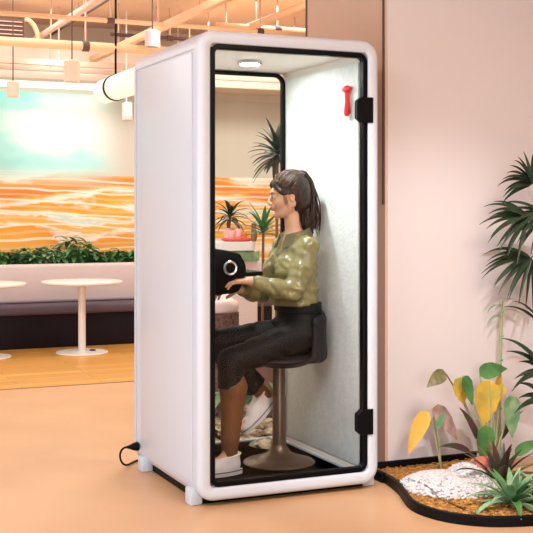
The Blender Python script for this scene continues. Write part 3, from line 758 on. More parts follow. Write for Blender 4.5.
for i in range(330):             # strands combed back to the tie
    a = rr.uniform(-1.5, 1.5); e = rr.uniform(-.1, .9)
    st = Vector((math.cos(a)*.95+.05, math.sin(a), .55-abs(a)*.34+rr.uniform(-.05, .06)))
    ed = (tieL-Vector((-.022, 0, .036))).normalized()+Vector((0, rr.uniform(-.12, .12), rr.uniform(-.12, .12)))
    pts = []
    for k in range(9):
        t_ = k/8; d = st.normalized().lerp(ed.normalized(), t_); pts.append(hd(*onhead(d.x, d.y, d.z, 1.065+rr.uniform(0, .04)+.03*t_*t_+.05*math.sin(PI*t_)*max(0, d.z))))
    tube(bm2 if i % 4 == 0 else bm, pts, [.0012]+[.0022]*7+[.0012], 5)
mesh_obj('combed_strands', bm, 'hair', hair); mesh_obj('highlight_strands', bm2, 'hairl', hair)
bm = B()
end0 = at(313, 232, .47)
for i in range(300):             # ponytail
    o_ = Vector((rr.gauss(0, .010), rr.gauss(0, .014), rr.gauss(0, .006)))
    sp = Vector((rr.gauss(0, .017), rr.gauss(0, .024), rr.gauss(0, .014)))
    L_ = rr.uniform(.82, 1.06); wv = rr.uniform(.004, .014); ph = rr.uniform(0, 6)
    e_ = TIE+(end0-TIE)*L_+sp*.8+Vector((-abs(rr.gauss(0, .03)), 0, 0))
    pts = bez(TIE+o_*.6, TIE+Vector((.034, 0, .060))+o_, TIE+Vector((.052, .0, -.10))+Vector((sp.x*2.0, sp.y*1.3, sp.z)), e_, 14)
    pts = [p+Vector((math.sin(ph+k*.75), math.cos(ph+k*.6), 0))*wv*(k/14) for k, p in enumerate(pts)]
    tube(bm, pts, [.0022, .0032]+[.0036]*11+[.0024, .0008], 5)
mesh_obj('ponytail', bm, 'hair', hair)
bm = B()
for i in range(16):
    y0 = rr.choice((-1, 1))*rr.uniform(.062, .074); a0 = hd(rr.uniform(.02, .05), y0, rr.uniform(-.01, .03)); tube(bm, bez(a0, a0+HR @ Vector((.008, 0, -.02)), a0+HR @ Vector((-.004, 0, -.04)), a0+HR @ Vector((-.004, 0, -rr.uniform(.045, .07))), 6), .0007, 4)
mesh_obj('loose_strands', bm, 'hair', hair)
# shirt -----------------------------------------------------------
s = SDF((.10, .14, .80), (.90, .82, 1.36), .005)
s.ell(WST+Vector((-.004, 0, .03)), (.108, .142, .120), k=.05)
s.ell(WST+Vector((-.020, 0, -.012)), (.112, .145, .050), k=.03)
s.ell(CHS+Vector((.004, 0, 0)), (.112, .152, .155), k=.04)
s.ell(CHS+Vector((-.068, -.060, -.025)), (.064, .066, .075), k=.04); s.ell(CHS+Vector((-.070, .065, -.025)), (.066, .070, .08), k=.04)
s.cap(SHN, NKB+Vector((.005, 0, -.006)), .050, .058, .05); s.cap(SHF, NKB+Vector((.005, 0, -.006)), .050, .058, .05)
CUN, CUF = ELN.lerp(WRN, .84), ELF.lerp(WRF, .80)
for S_, El, Wr in ((SHN, ELN, CUN), (SHF, ELF, CUF)):
    m1 = S_.lerp(El, .55)+Vector((.006, 0, -.004)); s.cap(S_, m1, .048, .056, .035); s.cap(m1, El, .056, .052, .02)
    m2 = El.lerp(Wr, .5)+Vector((0, 0, -.008)); s.cap(El, m2, .050, .048, .02); s.cap(m2, Wr, .048, .034, .015)
s.cut(at(298, 304, .47)+Vector((0, 0, -.004)), (0, 0, -1))
# open V neck
vn = NKB+Vector((-.055, 0, .0)); s.cap(vn+Vector((.01, 0, .05)), vn+Vector((-.04, 0, -.05)), .034, .010, .01, True); s.cap(NKB+Vector((0, 0, .0)), NKT, .055, .058, .008, True)
def wrinkle(P):
    Q = P.copy()
    # directional folds: sleeves fold around the arm, torso folds slant to the waist
    for i in range(len(P)):
        x, y, z = P[i]
        w = noise.noise(Vector((x*14+z*20, y*9, z*16-x*10)))*.6+noise.noise(Vector((x*30, y*22, z*30+x*18)))*.55
        g = 1.0+(.8 if z < .98 else 0)
        c0 = CHS if z > 1.0 else WST
        n_ = Vector((x-c0.x, y-c0.y, (z-c0.z)*.3)); n_.normalize()
        Q[i] += np.array(n_)*w*.013*g
    return Q
shirt = s.mesh('shirt', 'shirt', wp, fn=wrinkle)
for El, Cu, Wr in ((ELN, CUN, WRN), (ELF, CUF, WRF)):
    d = (Wr-El).normalized(); bm = B(); tube(bm, [Cu-d*.045, Cu-d*.03, Cu+d*.006, Cu+d*.012, Cu+d*.010], [.034, .037, .036, .034, .026], 24); mesh_obj('cuff', bm, 'shirt', shirt)
# collar: folded band with two points
bm = B(); rings = []
for i in range(25):
    a = math.radians(-152+304*i/24)      # 0 = back (+x)
    k = abs(i-12)/12; rad = .070+.010*k*k
    cx = NKB.x+.006; top = Vector((cx+rad*math.cos(a)*1.0, NKB.y+rad*1.05*math.sin(a), NKB.z+.078-.050*k))
    fall = .048+.026*k**4
    bot = Vector((cx+(rad+.020)*math.cos(a)-.018*k**3, NKB.y+(rad+.024)*math.sin(a), top.z-fall)); inn = Vector((cx+(rad-.007)*math.cos(a), NKB.y+(rad-.007)*math.sin(a), top.z-.055))
    t2 = top+Vector((.004*math.cos(a), .004*math.sin(a), .002)); b2 = bot-Vector((.005*math.cos(a), .005*math.sin(a), 0))
    rings.append([inn, top, t2, bot, b2, top+Vector((0, 0, -.006))])
r = loft(bm, rings); bm.faces.new(r[0][::-1]); bm.faces.new(r[-1]); mesh_obj('collar', bm, 'collar', shirt, angle=50)
bm = B(); fx = []
for i in range(14):
    t_ = i/13; z = NKB.z-.075-(NKB.z-.075-.90)*t_; 
    x = CHS.x-.118-.006*math.sin(t_*6) if z > 1.03 else WST.x-.128+.018*((z-.9)/.13)
    fx.append(Vector((x-.002, CHS.y-.006, z)))
loops = [[p+Vector((0, -.014, 0)), p+Vector((-.004, -.014, 0)), p+Vector((-.004, .014, 0)), p+Vector((.0, .014, 0))] for p in fx]
r = loft(bm, loops); bm.faces.new(r[0][::-1]); bm.faces.new(r[-1]); mesh_obj('button_placket', bm, 'shirt', shirt)
# trousers --------------------------------------------------------
s = SDF((.02, .18, .28), (.90, .76, .96), .005)
s.ell(PEL+Vector((.0, 0, .03)), (.118, .168, .125), k=.03); s.ell(at(298, 306, .47)+Vector((0, 0, -.02)), (.108, .140, .06), k=.03)
for Hp, K_, A_, en in ((HIPN, KNN, ANN, .50), (HIPF, KNF, ANF, .86)):
    s.cap(Hp, K_, .094, .066, .03)
    e_ = K_.lerp(A_, en); s.cap(K_, e_, .066, .064, .02)
    s.cut
top = at(298, 300, .47); s.cut(top, (0, 0, 1))
zcut = at(228, 390, .36).z
# hem of the near leg is flat, hem of the far leg follows its shin
g = np.meshgrid(*[s.lo[i]+s.h*np.arange(s.n[i]) for i in range(3)], indexing='ij')
near = g[1] < .455
pl1 = zcut-g[2]-.12*(g[0]-KNN.x)
dF = np.array((ANF-KNF).normalized()); eF = np.array(KNF.lerp(ANF, .87))
pl2 = (np.stack(g, -1)-eF)@dF
s.f = np.where(near, np.maximum(s.f, pl1), np.maximum(s.f, np.where(g[2] < .60, pl2, -1))).astype(np.float32)
def wr2(P):
    Q = P.copy()
    for i in range(len(P)):
        x, y, z = P[i]; w = noise.noise(Vector((x*12+z*16, y*10, z*22)))*.7+noise.noise(Vector((x*40, y*20, z*34)))*.3
        Q[i, 2] += w*.008; Q[i, 1] += w*.006
    return Q
tr = s.mesh('trousers', 'trouser', wp, fn=wr2)
bm = B(); wz = top.z
lathe(bm, 0, 0, [(1, -.042), (1.03, -.040), (1.035, .0), (1.0, .004)], 40, M4=Matrix.Translation((top.x-.002, .47, wz-.012)) @ Matrix.Diagonal((.113, .148, 1, 1)))
mesh_obj('waistband', bm, 'trouser', tr)
# stockings
s = SDF((.02, .20, .08), (.90, .76, .72), .005)
for K_, A_, rr0 in ((KNN, ANN, 1.1), (KNF, ANF, .92)):
    cf = K_.lerp(A_, .3)+Vector((.014, 0, 0)); s.cap(K_.lerp(A_, .15), cf, .056*rr0, .060*rr0, .02); s.cap(cf, A_.lerp(K_, .12), .060*rr0, .042*rr0, .02); s.cap(A_.lerp(K_, .12), A_+(A_-K_).normalized()*.02, .042*rr0, .038, .01)
for K_, A_ in ((KNN, ANN), (KNF, ANF)): pass
s.mesh('stockings', 'sock', wp)
# sneakers
def sneaker(An, Hl, To, sgn):
    f = (To-Hl).normalized(); up = (An-Hl); up = (up-f*up.dot(f)).normalized(); sd = up.cross(f)
    R = Matrix((f, sd, up)).transposed(); Rn = np.array(R)
    L = (To-Hl).length; o0 = Hl-up*.0
    P = lambda x, y, z: o0+R @ Vector((x, y, z))
    s = SDF(tuple(Hl-Vector((.24, .2, .26))), tuple(Hl+Vector((.24, .2, .26))), .004)
    s.ell(P(.015, 0, .005), (.046, .037, .042), Rn, k=.02); s.ell(P(.085, 0, -.004), (.085, .040, .034), Rn, k=.02); s.ell(P(.150, 0, -.010), (.058, .043, .026), Rn, k=.02)
    s.cap(P(.008, 0, .02), P(.012, 0, .062), .036, .040, .015); s.cap(P(.03, 0, .040), P(.10, 0, .018), .034, .028, .02)
    s.cut(P(0, 0, -.022), -up); s.cut(P(.0, 0, .062)+up*.0, up+f*.18)
    sh = s.mesh('sneaker', 'shoe', wp)
    # sole
    bm = B(); out = []
    for i in range(40):
        a = 2*PI*i/40; x = .083+.128*math.cos(a); w = .041+.006*math.cos(a)-.004*math.cos(2*a); out.append((x, w*math.sin(a)))
    loops = [[P(x*1.0, y, z) for x, y in out] for z in (-.040, -.036, -.022, -.016)]
    r = loft(bm, loops); bm.faces.new(r[0][::-1]); bm.faces.new(r[-1]); mesh_obj('sole', bm, 'sole', sh)
    bm = B(); tube(bm, [P(x*1.012, y*1.02, -.020) for x, y in out+out[:1]], .0026, 6, False); mesh_obj('sole_stripe', bm, 'shoe_line', sh)
    bm = B()
    for k in range(5):
        x = .052+k*.017; z = .050-k*.0075; tube(bm, [P(x, -.026, z-.012), P(x+.004, -.012, z+.003), P(x+.004, .012, z+.003), P(x, .026, z-.012)], .0032, 6)
    mesh_obj('laces', bm, 'lace', sh)
    bm = B(); tube(bm, [P(.010+.040*math.cos(a), .039*math.sin(a), .055-.004*math.cos(a)*2) for a in [2*PI*i/24 for i in range(25)]], .005, 8, False); mesh_obj('padded_collar', bm, 'lace', sh)
HN = Vector((ANN.x+.022, ANN.y, FZ+.040)); sneaker(ANN, HN, HN+Vector((-1, -.06, 0)), 1)
sneaker(ANF, ANF+Vector((.028, 0, -.040)), TOF, 1)
# ================================================================ PLANTED BED ON THE RIGHT
rim_px = [(384, 482), (391, 487), (398, 493), (403, 500), (409, 507), (420, 513), (440, 519), (465, 523), (495, 525), (530, 524), (570, 520), (620, 512)]
RH = .045
rim = [atz(x, y-8, RH) for x, y in rim_px]
def cr(pts, n=6):
    out = []
    for i in range(len(pts)-1):
        p0, p1, p2, p3 = pts[max(i-1, 0)], pts[i], pts[i+1], pts[min(i+2, len(pts)-1)]
        for k in range(n):
            t_ = k/n; out.append(.5*((2*p1)+(-p0+p2)*t_+(2*p0-5*p1+4*p2-p3)*t_*t_+(-p0+3*p1-3*p2+p3)*t_**3))
    return out+[pts[-1]]
rc = cr([Vector((p.x, p.y)) for p in rim]); xr = rc[-1].x
bt = thing('planting_bed', 'curved floor bed with a black rim against the pink wall', 'planting bed', (1.8, .1, 0))
bm = B()
outer = []; inner = []
for i, p in enumerate(rc):
    d = (rc[min(i+1, len(rc)-1)]-rc[max(i-1, 0)]).normalized(); n_ = Vector((-d.y, d.x)); outer.append(p-n_*0); inner.append(p+n_*.022)
sec = [[(a.x, a.y, 0), (a.x, a.y, RH-.004), (a.x+(b_.x-a.x)*.2, a.y+(b_.y-a.y)*.2, RH), (b_.x, b_.y, RH), (b_.x, b_.y, 0)] for a, b_ in zip(outer, inner)]
r = loft(bm, sec); bm.faces.new(r[0][::-1]); bm.faces.new(r[-1]); mesh_obj('rim', bm, 'rubber', bt)
bm = B(); box(bm, rc[0].x-.012, xr, WV-.024, WV-.001, 0, RH+.012, .003); box(bm, rc[0].x-.012, rc[0].x+.016, rc[0].y, WV-.025, 0, RH+.004, .003); mesh_obj('back_rim', bm, 'rubber', bt)
# mulch surface as a grid
def front(x):
    best = WV
    for a, b_ in zip(inner, inner[1:]):
        if min(a.x, b_.x) <= x <= max(a.x, b_.x) and abs(a.x-b_.x) > 1e-6:
            y = a.y+(b_.y-a.y)*(x-a.x)/(b_.x-a.x); best = min(best, y)
    return best
def back(x):
    if x >= inner[0].x+.014: return WV-.026
    ys = [a.y+(b_.y-a.y)*(x-a.x)/(b_.x-a.x) for a, b_ in zip(inner, inner[1:]) if min(a.x, b_.x) <= x <= max(a.x, b_.x) and abs(a.x-b_.x) > 1e-6]
    return max(ys) if ys else WV-.026
bm = B(); grid = []; NX, NY = 130, 50
x0 = min(p.x for p in inner)+.001
for i in range(NX+1):
    x = x0+(xr-x0)*i/NX; yf = min(front(x)+.001, WV-.03); row = []
    for j in range(NY+1):
        y = yf+(back(x)-yf)*j/NY; z = .026+.010*noise.noise(Vector((x*22, y*22, 0)))+.006*noise.noise(Vector((x*70, y*70, 3)))
        row.append(bm.verts.new((x, y, z)))
    grid.append(row)
for i in range(NX):
    for j in range(NY): bm.faces.new((grid[i][j], grid[i+1][j], grid[i+1][j+1], grid[i][j+1]))
o = mesh_obj('mulch', bm, 'mulch', bt); o['kind'] = 'stuff'
bm = B(); rr = random.Random(9)
mc = atz(450, 488, .03)
def inbed(x, y): return x0+.01 < x < xr and front(x)+.015 < y < back(x)-.014
for i in range(2600):
    x = rr.uniform(x0, 2.3); y = rr.uniform(-.82, WV)
    if not inbed(x, y): continue
    z = .028+.010*noise.noise(Vector((x*22, y*22, 0))); R = Matrix.Rotation(rr.uniform(0, PI), 3, 'Z') @ Matrix.Rotation(rr.uniform(-.5, .5), 3, 'X')
    uvs(bm, (x, y, z+.002), (rr.uniform(.006, .014), rr.uniform(.003, .006), .003), 5, 4, R)
o = mesh_obj('bark_chips', bm, 'mulch', bt); o['kind'] = 'stuff'
# pebble mound
m0 = atz(447, 488, .03); pk = atz(470, 468, .04)
bm = B()
A_ = atz(416, 484, .03); Bq = atz(500, 478, .03)
def mound(x, y):
    q = Vector((x, y)); c1 = Vector((m0.x+.01, m0.y+.03)); d = ((q.x-c1.x)/.21)**2+((q.y-c1.y)/.25)**2
    c2 = atz(475, 482, .03); d2 = ((q.x-c2.x)/.12)**2+((q.y-c2.y)/.18)**2
    return .075*max(0, 1-d)**.8+.07*max(0, 1-d2)
mg = []
for i in range(61):
    row = []
    for j in range(61):
        x = m0.x-.30+.78*i/60; y = m0.y-.34+.70*j/60; z = mound(x, y) if inbed(x, y) else 0
        row.append(bm.verts.new((x, y, .014+min(z, .2))))
    mg.append(row)
for i in range(60):
    for j in range(60):
        q = (mg[i][j], mg[i+1][j], mg[i+1][j+1], mg[i][j+1])
        if max(v.co.z for v in q) > .016: bm.faces.new(q)
for v in [v for v in bm.verts if not v.link_faces]: bm.verts.remove(v)
for i in range(5200):
    x = m0.x+rr.uniform(-.28, .45); y = m0.y+rr.uniform(-.32, .34)
    if not inbed(x, y): continue
    z = mound(x, y)
    if z < .006: continue
    R = Matrix.Rotation(rr.uniform(0, PI), 3, 'Z') @ Matrix.Rotation(rr.uniform(-.5, .5), 3, 'X'); a = rr.uniform(.007, .014)
    uvs(bm, (x, y, .022+z*.95), (a, a*.75, a*.55), 6, 5, R)
tag(mesh_obj('pebble_mound', bm, 'pebble'), 'heap of white pebbles on the mulch at the front of the bed', 'pebbles', None, 'stuff')
# terracotta rock
c = atz(482, 478, .05)
bm = B(); bmesh.ops.create_icosphere(bm, subdivisions=4, radius=1)
for v in bm.verts:
    p = v.co.copy(); n_ = noise.noise(p*1.6)*.35+noise.noise(p*5)*.1; q = p*(1+n_); q = Vector((max(-.8, min(.8, q.x)), q.y, min(q.z, .85))); v.co = Vector((q.x*.065, q.y*.05, q.z*.085))+Vector((c.x, c.y, .085))
tag(mesh_obj('terracotta_rock', bm, 'rock', angle=25), 'rough terracotta red rock beside the white pebbles', 'rock')
# bromeliad with pale green leaves, in front
def rosette(name, base, n, L, W_, m, label, cat='plant', seed=1, e0=.2, e1=1.2, droop=.9, squash=1, parts='leaf', core=True):
    rr = random.Random(seed); t = thing(name, label, cat, base)
    for i in range(n):
        a = 2.4*i; e = e0+(e1-e0)*(i/n)**.8; l = L*(1.0-.35*i/n)*rr.uniform(.85, 1.1)
        d = Vector((math.cos(a)*math.cos(e), math.sin(a)*math.cos(e)*squash, math.sin(e)))
        bm = B(); leaf(bm, Vector(base)+Vector((d.x, d.y, 0))*.012, d, l, W_*rr.uniform(.85, 1.1), droop*(1.2-e*.5), .35, 9, shape=.9)
        mesh_obj('leaf', bm, m if isinstance(m, str) else m[i % len(m)], t)
    if core:
        bm = B(); lathe(bm, base[0], base[1], [(.016, base[2]-.015), (.022, base[2]+.02), (.012, base[2]+.06)], 12); mesh_obj('crown', bm, 'stem', t)
    return t
c = atz(512, 505, .03); rosette('bromeliad', (c.x, c.y, .035), 30, .27, .040, ['leafp', 'leafp', 'leafp', 'leaf'], 'pale green strappy rosette plant at the front of the bed', seed=2, e0=.15, e1=1.25)
c = atz(545, 500, .03); rosette('bromeliad', (c.x, c.y, .035), 18, .22, .04, ['leafp', 'leaf'], 'green strappy rosette plant cut by the right picture edge', seed=3)
c = atz(507, 487, .03); rosette('cordyline', (c.x, c.y+.06, .035), 20, .30, .045, ['leafr', 'leafr', 'leafk'], 'dark red leaved cordyline behind the pale rosette', seed=5, e0=.35, e1=1.4, droop=.6)
# banana-like plant with yellow leaves: stems then big leaves, placed by real positions
vP = .10
def P(px, py, v=vP): return at(px, py, v)
t = thing('yellow_leaf_plant', 'tall plant with yellow, olive and dark green paddle leaves on thin stems', 'plant', P(492, 478))
root = P(493, 476); root.z = .03
def stem_leaf(tip0, tip1, W_, m, v=vP, rt=None, bend=0, up=None, r0=.007):
    a = at(*tip0, v); b_ = at(*tip1, v); rt = rt or root
    mid = rt.lerp(a, .55)+Vector((bend, 0, .04))
    bm = B(); tube(bm, bez(rt, rt.lerp(mid, .7), mid, a, 12), [r0*(1-.5*i/12) for i in range(13)], 8); st = mesh_obj('stem', bm, 'stemb' if m in ('leafr', 'leafk') else 'stem', t)
    bm = B(); d = b_-a; L = d.length*1.04
    leaf(bm, a, d+Vector((0, 0, .25*L)), L, W_, .55, .18, 12, up=up or Vector((0, -.9, .45)), shape=.85, wav=.03); mesh_obj('leaf', bm, m, st)
stem_leaf((446, 374), (427, 386), .075, 'leafk', .05); stem_leaf((455, 379), (464, 404), .10, 'leafy', .04, bend=-.03)
stem_leaf((489, 380), (483, 425), .15, 'leafy', .12, bend=.0)
stem_leaf((463, 376), (472, 404), .075, 'leaf', .0); stem_leaf((480, 376), (506, 366), .09, 'leaf', .14)
stem_leaf((503, 384), (497, 404), .06, 'leafy', .16); stem_leaf((510, 395), (512, 436), .11, 'leafp', .02, bend=.03)
stem_leaf((486, 425), (484, 464), .11, 'leaf', -.02); stem_leaf((478, 440), (462, 407), .04, 'leafr', .0); stem_leaf((470, 452), (440, 444), .035, 'leafr', .02)
stem_leaf((515, 455), (540, 440), .06, 'leaf', .05); stem_leaf((500, 440), (520, 410), .035, 'leafr', .1)
stem_leaf((496, 400), (500, 372), .05, 'leafy', .18)
# young plant with orange leaf at left
t = thing('orange_leaf_plant', 'slender plant with drooping orange and faded pink leaves at the left of the bed', 'plant', P(440, 470, .12))
root = at(441, 470, .14); root.z = .03
stem_leaf((428, 411), (409, 452), .085, 'leafo', .12, bend=.0, r0=.005); stem_leaf((432, 409), (457, 438), .11, 'fade', .16, r0=.005); stem_leaf((437, 428), (444, 412), .04, 'leafp', .12, r0=.005)
# palm
pr = at(560, 480, .10); pr.z = .03
t = thing('palm', 'tall dark palm with drooping fan leaves at the right edge', 'palm', pr)
rr = random.Random(12)
def fan(px, py, v, tips, W_, rt=pr):
    hub = at(px, py, v)
    bm = B(); tube(bm, bez(rt, rt+Vector((0, 0, .9)), hub+Vector((.14, 0, .12)), hub, 16), [.010-.0004*i for i in range(17)], 8); st = mesh_obj('stem', bm, 'stemb', t)
    bm = B()
    for (tx, ty) in tips:
        b_ = at(tx+rr.uniform(-1, 1), ty+rr.uniform(-1, 1), v+rr.uniform(-.09, .09)); d = b_-hub; L = d.length*1.03
        leaf(bm, hub, d+Vector((0, 0, .32*L)), L, W_*rr.uniform(.85, 1.1), .62, .3, 10, up=Vector((0, -.8, .6)), shape=.75)
    mesh_obj('fan_leaf', bm, 'palm', st)
def fanr(px, py, v, a0, a1, n, L, W_):
    """n leaflets between two photo angles (degrees, 0 = right, counter-clockwise)"""
    fan(px, py, v, [(px+L*rr.uniform(.82, 1.08)*math.cos(math.radians(a0+(a1-a0)*i/(n-1))), py-L*rr.uniform(.85, 1.05)*math.sin(math.radians(a0+(a1-a0)*i/(n-1)))) for i in range(n)], W_)
fanr(532, 184, .06, 40, 215, 15, 33, .026)
fanr(528, 218, .02, 150, 255, 13, 46, .026)
fanr(531, 258, .10, 170, 290, 15, 52, .026)
fanr(545, 215, .0, 160, 280, 12, 44, .026)
fan(545, 330, .05, [(505, 302), (514, 296), (528, 306), (540, 300)], .02); fan(545, 372, .0, [(520, 360), (505, 334), (515, 378), (512, 390), (508, 348)], .035); fan(545, 400, .0, [(514, 412), (518, 396), (520, 380)], .04)
# pale cane
t = thing('bamboo_cane', 'pale green cane standing against the pink wall', 'cane', at(502, 462, .25))
a = at(502, 300, .25); bz = at(499, 455, .25); bm = B(); tube(bm, [(bz.x, .25, .03), (bz.x+.005, .25, .5), a], [.010, .009, .007], 10); mesh_obj('culm', bm, 'stem', t)
bm = B()
for k in range(7): 
    p = Vector((bz.x, .25, .03)).lerp(a, k/6.5); tube(bm, [p-Vector((0, 0, .004)), p+Vector((0, 0, .004))], .0125, 10)
mesh_obj('joints', bm, 'leafp', t)
bm = B()
for k in range(4):
    leaf(bm, a-Vector((0, 0, .03*k)), ((-1)**k, -.3, .3), .14, .018, .9, .2, 7)
mesh_obj('foliage', bm, 'leafp', t)

# ================================================================ SCENE BEHIND THE BOOTH'S REAR WINDOW
def rearbed():
    t = thing('gravel_bed', 'beige stony bed seen through the booth rear window', 'gravel bed', (1.2, 1.9, 0))
    bm = B(); box(bm, .66, 2.1, 1.30, 2.75, 0, .035, .01); mesh_obj('kerb', bm, 'rubber', t)
    bm = B(); rr = random.Random(3); g = []
    for i in range(61):
        row = []
        for j in range(51):
            x = .68+1.40*i/60; y = 1.32+1.41*j/50; row.append(bm.verts.new((x, y, .036+.03*abs(noise.noise(Vector((x*9, y*9, 0))))+.02*noise.noise(Vector((x*25, y*25, 4)))*(0 < i < 60))))
        g.append(row)
    for i in range(60):
        for j in range(50): bm.faces.new((g[i][j], g[i+1][j], g[i+1][j+1], g[i][j+1]))
    o = mesh_obj('gravel', bm, 'gravel', t); o['kind'] = 'stuff'
    for k, (px, py, a) in enumerate(((262, 423, .10), (245, 441, .09), (268, 444, .11), (255, 431, .06), (232, 430, .08), (276, 430, .07))):
        c = atz(px, py, .07); bm = B(); bmesh.ops.create_icosphere(bm, subdivisions=3, radius=1)
        for v in bm.verts:
            p = v.co.copy(); p *= 1+noise.noise(p*1.5+Vector((k*3, 0, 0)))*.35; v.co = Vector((c.x, c.y, .06))+Vector((p.x*a, p.y*a*.8, p.z*a*.4))
        tag(mesh_obj('boulder', bm, 'gravel', angle=30), ['beige boulder behind the raised sneaker', 'flat stone left of the stool column', 'broad stone touching the stool column in view', 'small stone beneath the raised sneaker', 'stone hidden mostly behind the near shin', 'stone right of the stool column'][k], 'stone', 'stones in the rear bed')
rearbed()
# white counter with rounded end
vC = 3.0
zt = at(235, 247, vC).z; xr_ = at(257.5, 247, vC).x
ct = thing('counter', 'pale pink counter with a rounded white top beyond the rear window', 'counter', (xr_-.6, vC+.25, 0))
bm = B(); x1 = xr_; x0c = at(217, 247, vC).x-.0
loops = [[(a, y, z) for a, y in rrect(x0c-.01, x1, vC, vC+.5, .06)] for z in (zt-.028, zt-.020, zt+.028, zt+.036)]
r = loft(bm, loops); bm.faces.new(r[0]); bm.faces.new(r[-1]); mesh_obj('countertop', bm, 'white', ct, angle=50)
bm = B(); box(bm, x0c+.02, x1+.03, vC+.06, vC+.46, 0, zt-.029, .01); mesh_obj('body', bm, 'cloth', ct)
bm = B(); box(bm, x0c+.03, x1+.034, vC+.04, vC+.062, zt-.11, zt-.035, .004); mesh_obj('glass_band', bm, 'leafp', ct)
zt += .036
c = at(237, 243, vC+.2)
tx, ty = c.x, vC+.2
bm = B(); lathe(bm, 0, 0, [(.80, 0), (1, .012), (1, .024), (.93, .024), (.85, .012)], 40, M4=Matrix.Translation((tx, ty, zt)) @ Matrix.Diagonal((.125, .10, 1, 1))); tag(mesh_obj('tray', bm, 'redtray'), 'red oval tray on the counter beyond the rear window', 'tray')
for k, (dx, dy, m_, hh, lb) in enumerate(((-.05, -.01, 'pinkp', .07, 'pink cup at the left of the red tray'), (.0, -.02, 'pinkp', .085, 'taller pink cup in the middle of the red tray'), (.055, .0, 'orangep', .06, 'orange cup at the right of the red tray'))):
    tt = thing('cup', lb, 'cup', (tx+dx, ty+dy, zt+.013), 'cups on the red tray')
    bm = B(); lathe(bm, tx+dx, ty+dy, [(.018, zt+.0135), (.026, zt+.03), (.028, zt+.013+hh), (.025, zt+.013+hh), (.022, zt+.03)], 24); mesh_obj('bowl', bm, m_, tt)
    bm = B(); tube(bm, [(tx+dx+.026+.014*math.sin(a), ty+dy, zt+.045+.014*math.cos(a)) for a in [PI*i/10 for i in range(11)]], .003, 6); mesh_obj('handle', bm, m_, tt)
def potplant(name, px, py, v, zb, lbl, m, pm, n, L, W_, seed, e0, e1, droop, pr_=.06, ph=.12):
    c = at(px, py, v); t = thing(name, lbl, 'potted plant', (c.x, v, zb))
    bm = B(); lathe(bm, c.x, v, [(pr_*.7, zb+.0005), (pr_, zb+ph), (pr_*.92, zb+ph), (pr_*.85, zb+ph-.02)], 28); mesh_obj('pot', bm, pm, t)
    top_ = c.z; rr = random.Random(seed)
    bm = B(); tube(bm, [(c.x, v, zb+ph-.03), (c.x+.01, v, top_)], .010, 8); mesh_obj('stem', bm, 'stemb', t)
    bm = B()
    for i in range(n):
        a = 2.4*i+.4; e = e0+(e1-e0)*i/n; d = Vector((math.cos(a)*math.cos(e), math.sin(a)*math.cos(e), math.sin(e)))
        leaf(bm, (c.x+.01, v, top_-.05*(1-i/n)), d, L*rr.uniform(.8, 1.1), W_, droop, .25, 8)
    mesh_obj('foliage', bm, m, t)
potplant('potted_plant', 229, 214, vC+.38, zt, 'bushy dark green plant on the counter beyond the rear window', 'palm', 'pinkp', 26, .19, .034, 3, -.3, 1.2, .8, .05, .10)
potplant('potted_plant', 262, 228, 2.35, .07, 'mid green spiky plant behind the woman seen through the rear window', 'leaf', 'pot', 24, .20, .034, 6, .1, 1.3, .5, .13, .32)
potplant('potted_plant', 276, 150, 1.75, .07, 'tall dark plant whose spiky crown fills the rear window top right', 'palm', 'pot', 52, .21, .036, 8, -.6, 1.3, .55, .14, .34)
c = atz(266, 412, .06); bush('fern', c.x, c.y, .06, .50, .8, 22, 'leafp', 'pale green fern growing beside the stool column in the rear bed', seed=77, LW=.07)
c = at(254, 238, vC+.1); bm = B(); lathe(bm, c.x, vC+.1, [(.016, zt), (.026, zt+.04), (.018, zt+.11), (.022, zt+.14), (.018, zt+.14), (.012, zt+.1)], 24); tag(mesh_obj('vase', bm, 'pot'), 'small brown vase at the right end of the counter', 'vase')
c = at(222, 312, 2.0)
t = thing('woven_basket', 'tall dark woven basket with pink cloth beyond the rear window', 'basket', (c.x, 2.0, .07))
bm = B(); lathe(bm, c.x, 2.0, [(.085, .06), (.115, .3), (.11, c.z)], 32); mesh_obj('basket', bm, 'weave', t)
bm = B(); uvs(bm, (c.x, 2.0, c.z+.035), (.112, .112, .075), 24, 16)
for v in bm.verts: v.co += Vector((0, 0, .03))*noise.noise(v.co*18)
mesh_obj('cloth', bm, 'cloth', t)

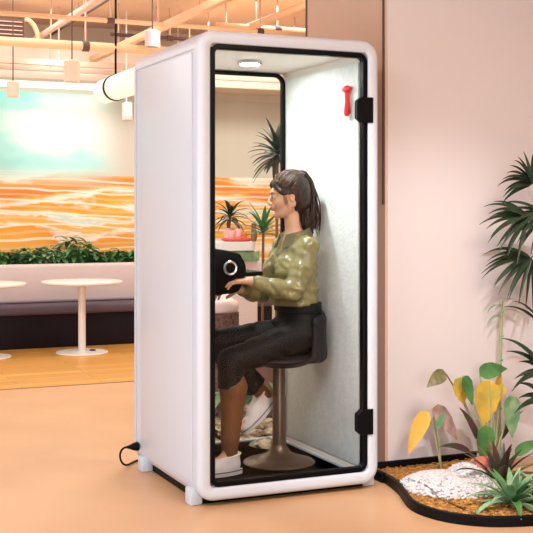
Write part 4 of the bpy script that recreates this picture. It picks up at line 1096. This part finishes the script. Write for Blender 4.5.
# ================================================================ LIGHT
def area(name, loc, rot, size, power, col, sy=None):
    l = bpy.data.lights.new(name, 'AREA'); l.energy = power; l.color = col; l.size = size
    if sy: l.shape = 'RECTANGLE'; l.size_y = sy
    o = bpy.data.objects.new(name, l); C.objects.link(o); o.location = loc; o.rotation_euler = rot; return o
def spot(name, loc, target, power, col, ang=60, blend=.5, r=.05):
    l = bpy.data.lights.new(name, 'SPOT'); l.energy = power; l.color = col; l.spot_size = math.radians(ang); l.spot_blend = blend; l.shadow_soft_size = r
    o = bpy.data.objects.new(name, l); C.objects.link(o); o.location = loc; o.rotation_euler = (Vector(target)-Vector(loc)).to_track_quat('-Z', 'Y').to_euler(); return o
area('office_ceiling_light', (-2.6, -2.6, 3.25), (0, 0, 0), 1.6, 78, (.93, .96, 1))
area('office_ceiling_light_2', (.9, -3.2, 3.25), (0, 0, 0), 1.2, 66, (1, .84, .70))
area('front_fill', (-1.2, -7.3, 1.7), (math.radians(90), 0, 0), 2.6, 66, (.90, .93, 1), 2.0)  # fill added behind the viewer to brighten front faces and floor, no window there
area('cool_side_fill', (-5.6, -1.5, 1.4), (0, math.radians(-90), 0), 2.2, 94, (.66, .82, 1), 4)  # cool fill added from the left for the booth side, source unseen
area('lounge_light', (.2, 5.3, 3.25), (0, 0, 0), 2.0, 20, (1, .97, .92))
area('lounge_light_2', (-2.4, 3.6, 3.25), (0, 0, 0), 1.8, 46, (1, .96, .88))
area('behind_light', (1.5, 2.4, 3.25), (0, 0, 0), 1.0, 40, (1, .97, .92))
area('lounge_light_3', (3.0, 5.2, 3.25), (0, 0, 0), 1.6, 46, (1, .97, .90))
spot('mural_wash', (.5, 5.2, 3.0), (1.2, 7.1, 2.2), 34, (.88, 1, .98), 48, 1.0, .1)
area('uplight', (.6, 4.6, 2.3), (PI, 0, 0), 2.6, 10, (1, .8, .6))
spot('planter_spot', (.1, -2.1, 3.2), (1.65, .15, .3), 120, (.98, .96, 1), 44, .7, .04)
area('booth_lamp', (.48, .52, 2.112), (0, 0, 0), .06, 5.8, (.93, 1, .99))
w = bpy.data.worlds.new('world'); SC.world = w; w.use_nodes = True
w.node_tree.nodes['Background'].inputs[0].default_value = (.95, .95, 1, 1); w.node_tree.nodes['Background'].inputs[1].default_value = .12
# ================================================================ CAMERA
cd = bpy.data.cameras.new('camera'); cam = bpy.data.objects.new('camera', cd); C.objects.link(cam)
cam.location = (CX, CY, CZ); cam.rotation_euler = (PI/2, 0, -TH); cd.sensor_width = 36; cd.lens = FPX/533*36; cd.shift_y = -(266.5-PY0)/533
SC.camera = cam
vs = SC.view_settings; SC.display_settings.display_device = 'sRGB'; vs.view_transform = 'Standard'; vs.look = 'None'; vs.gamma = 1; vs.use_curve_mapping = False; vs.exposure = .85
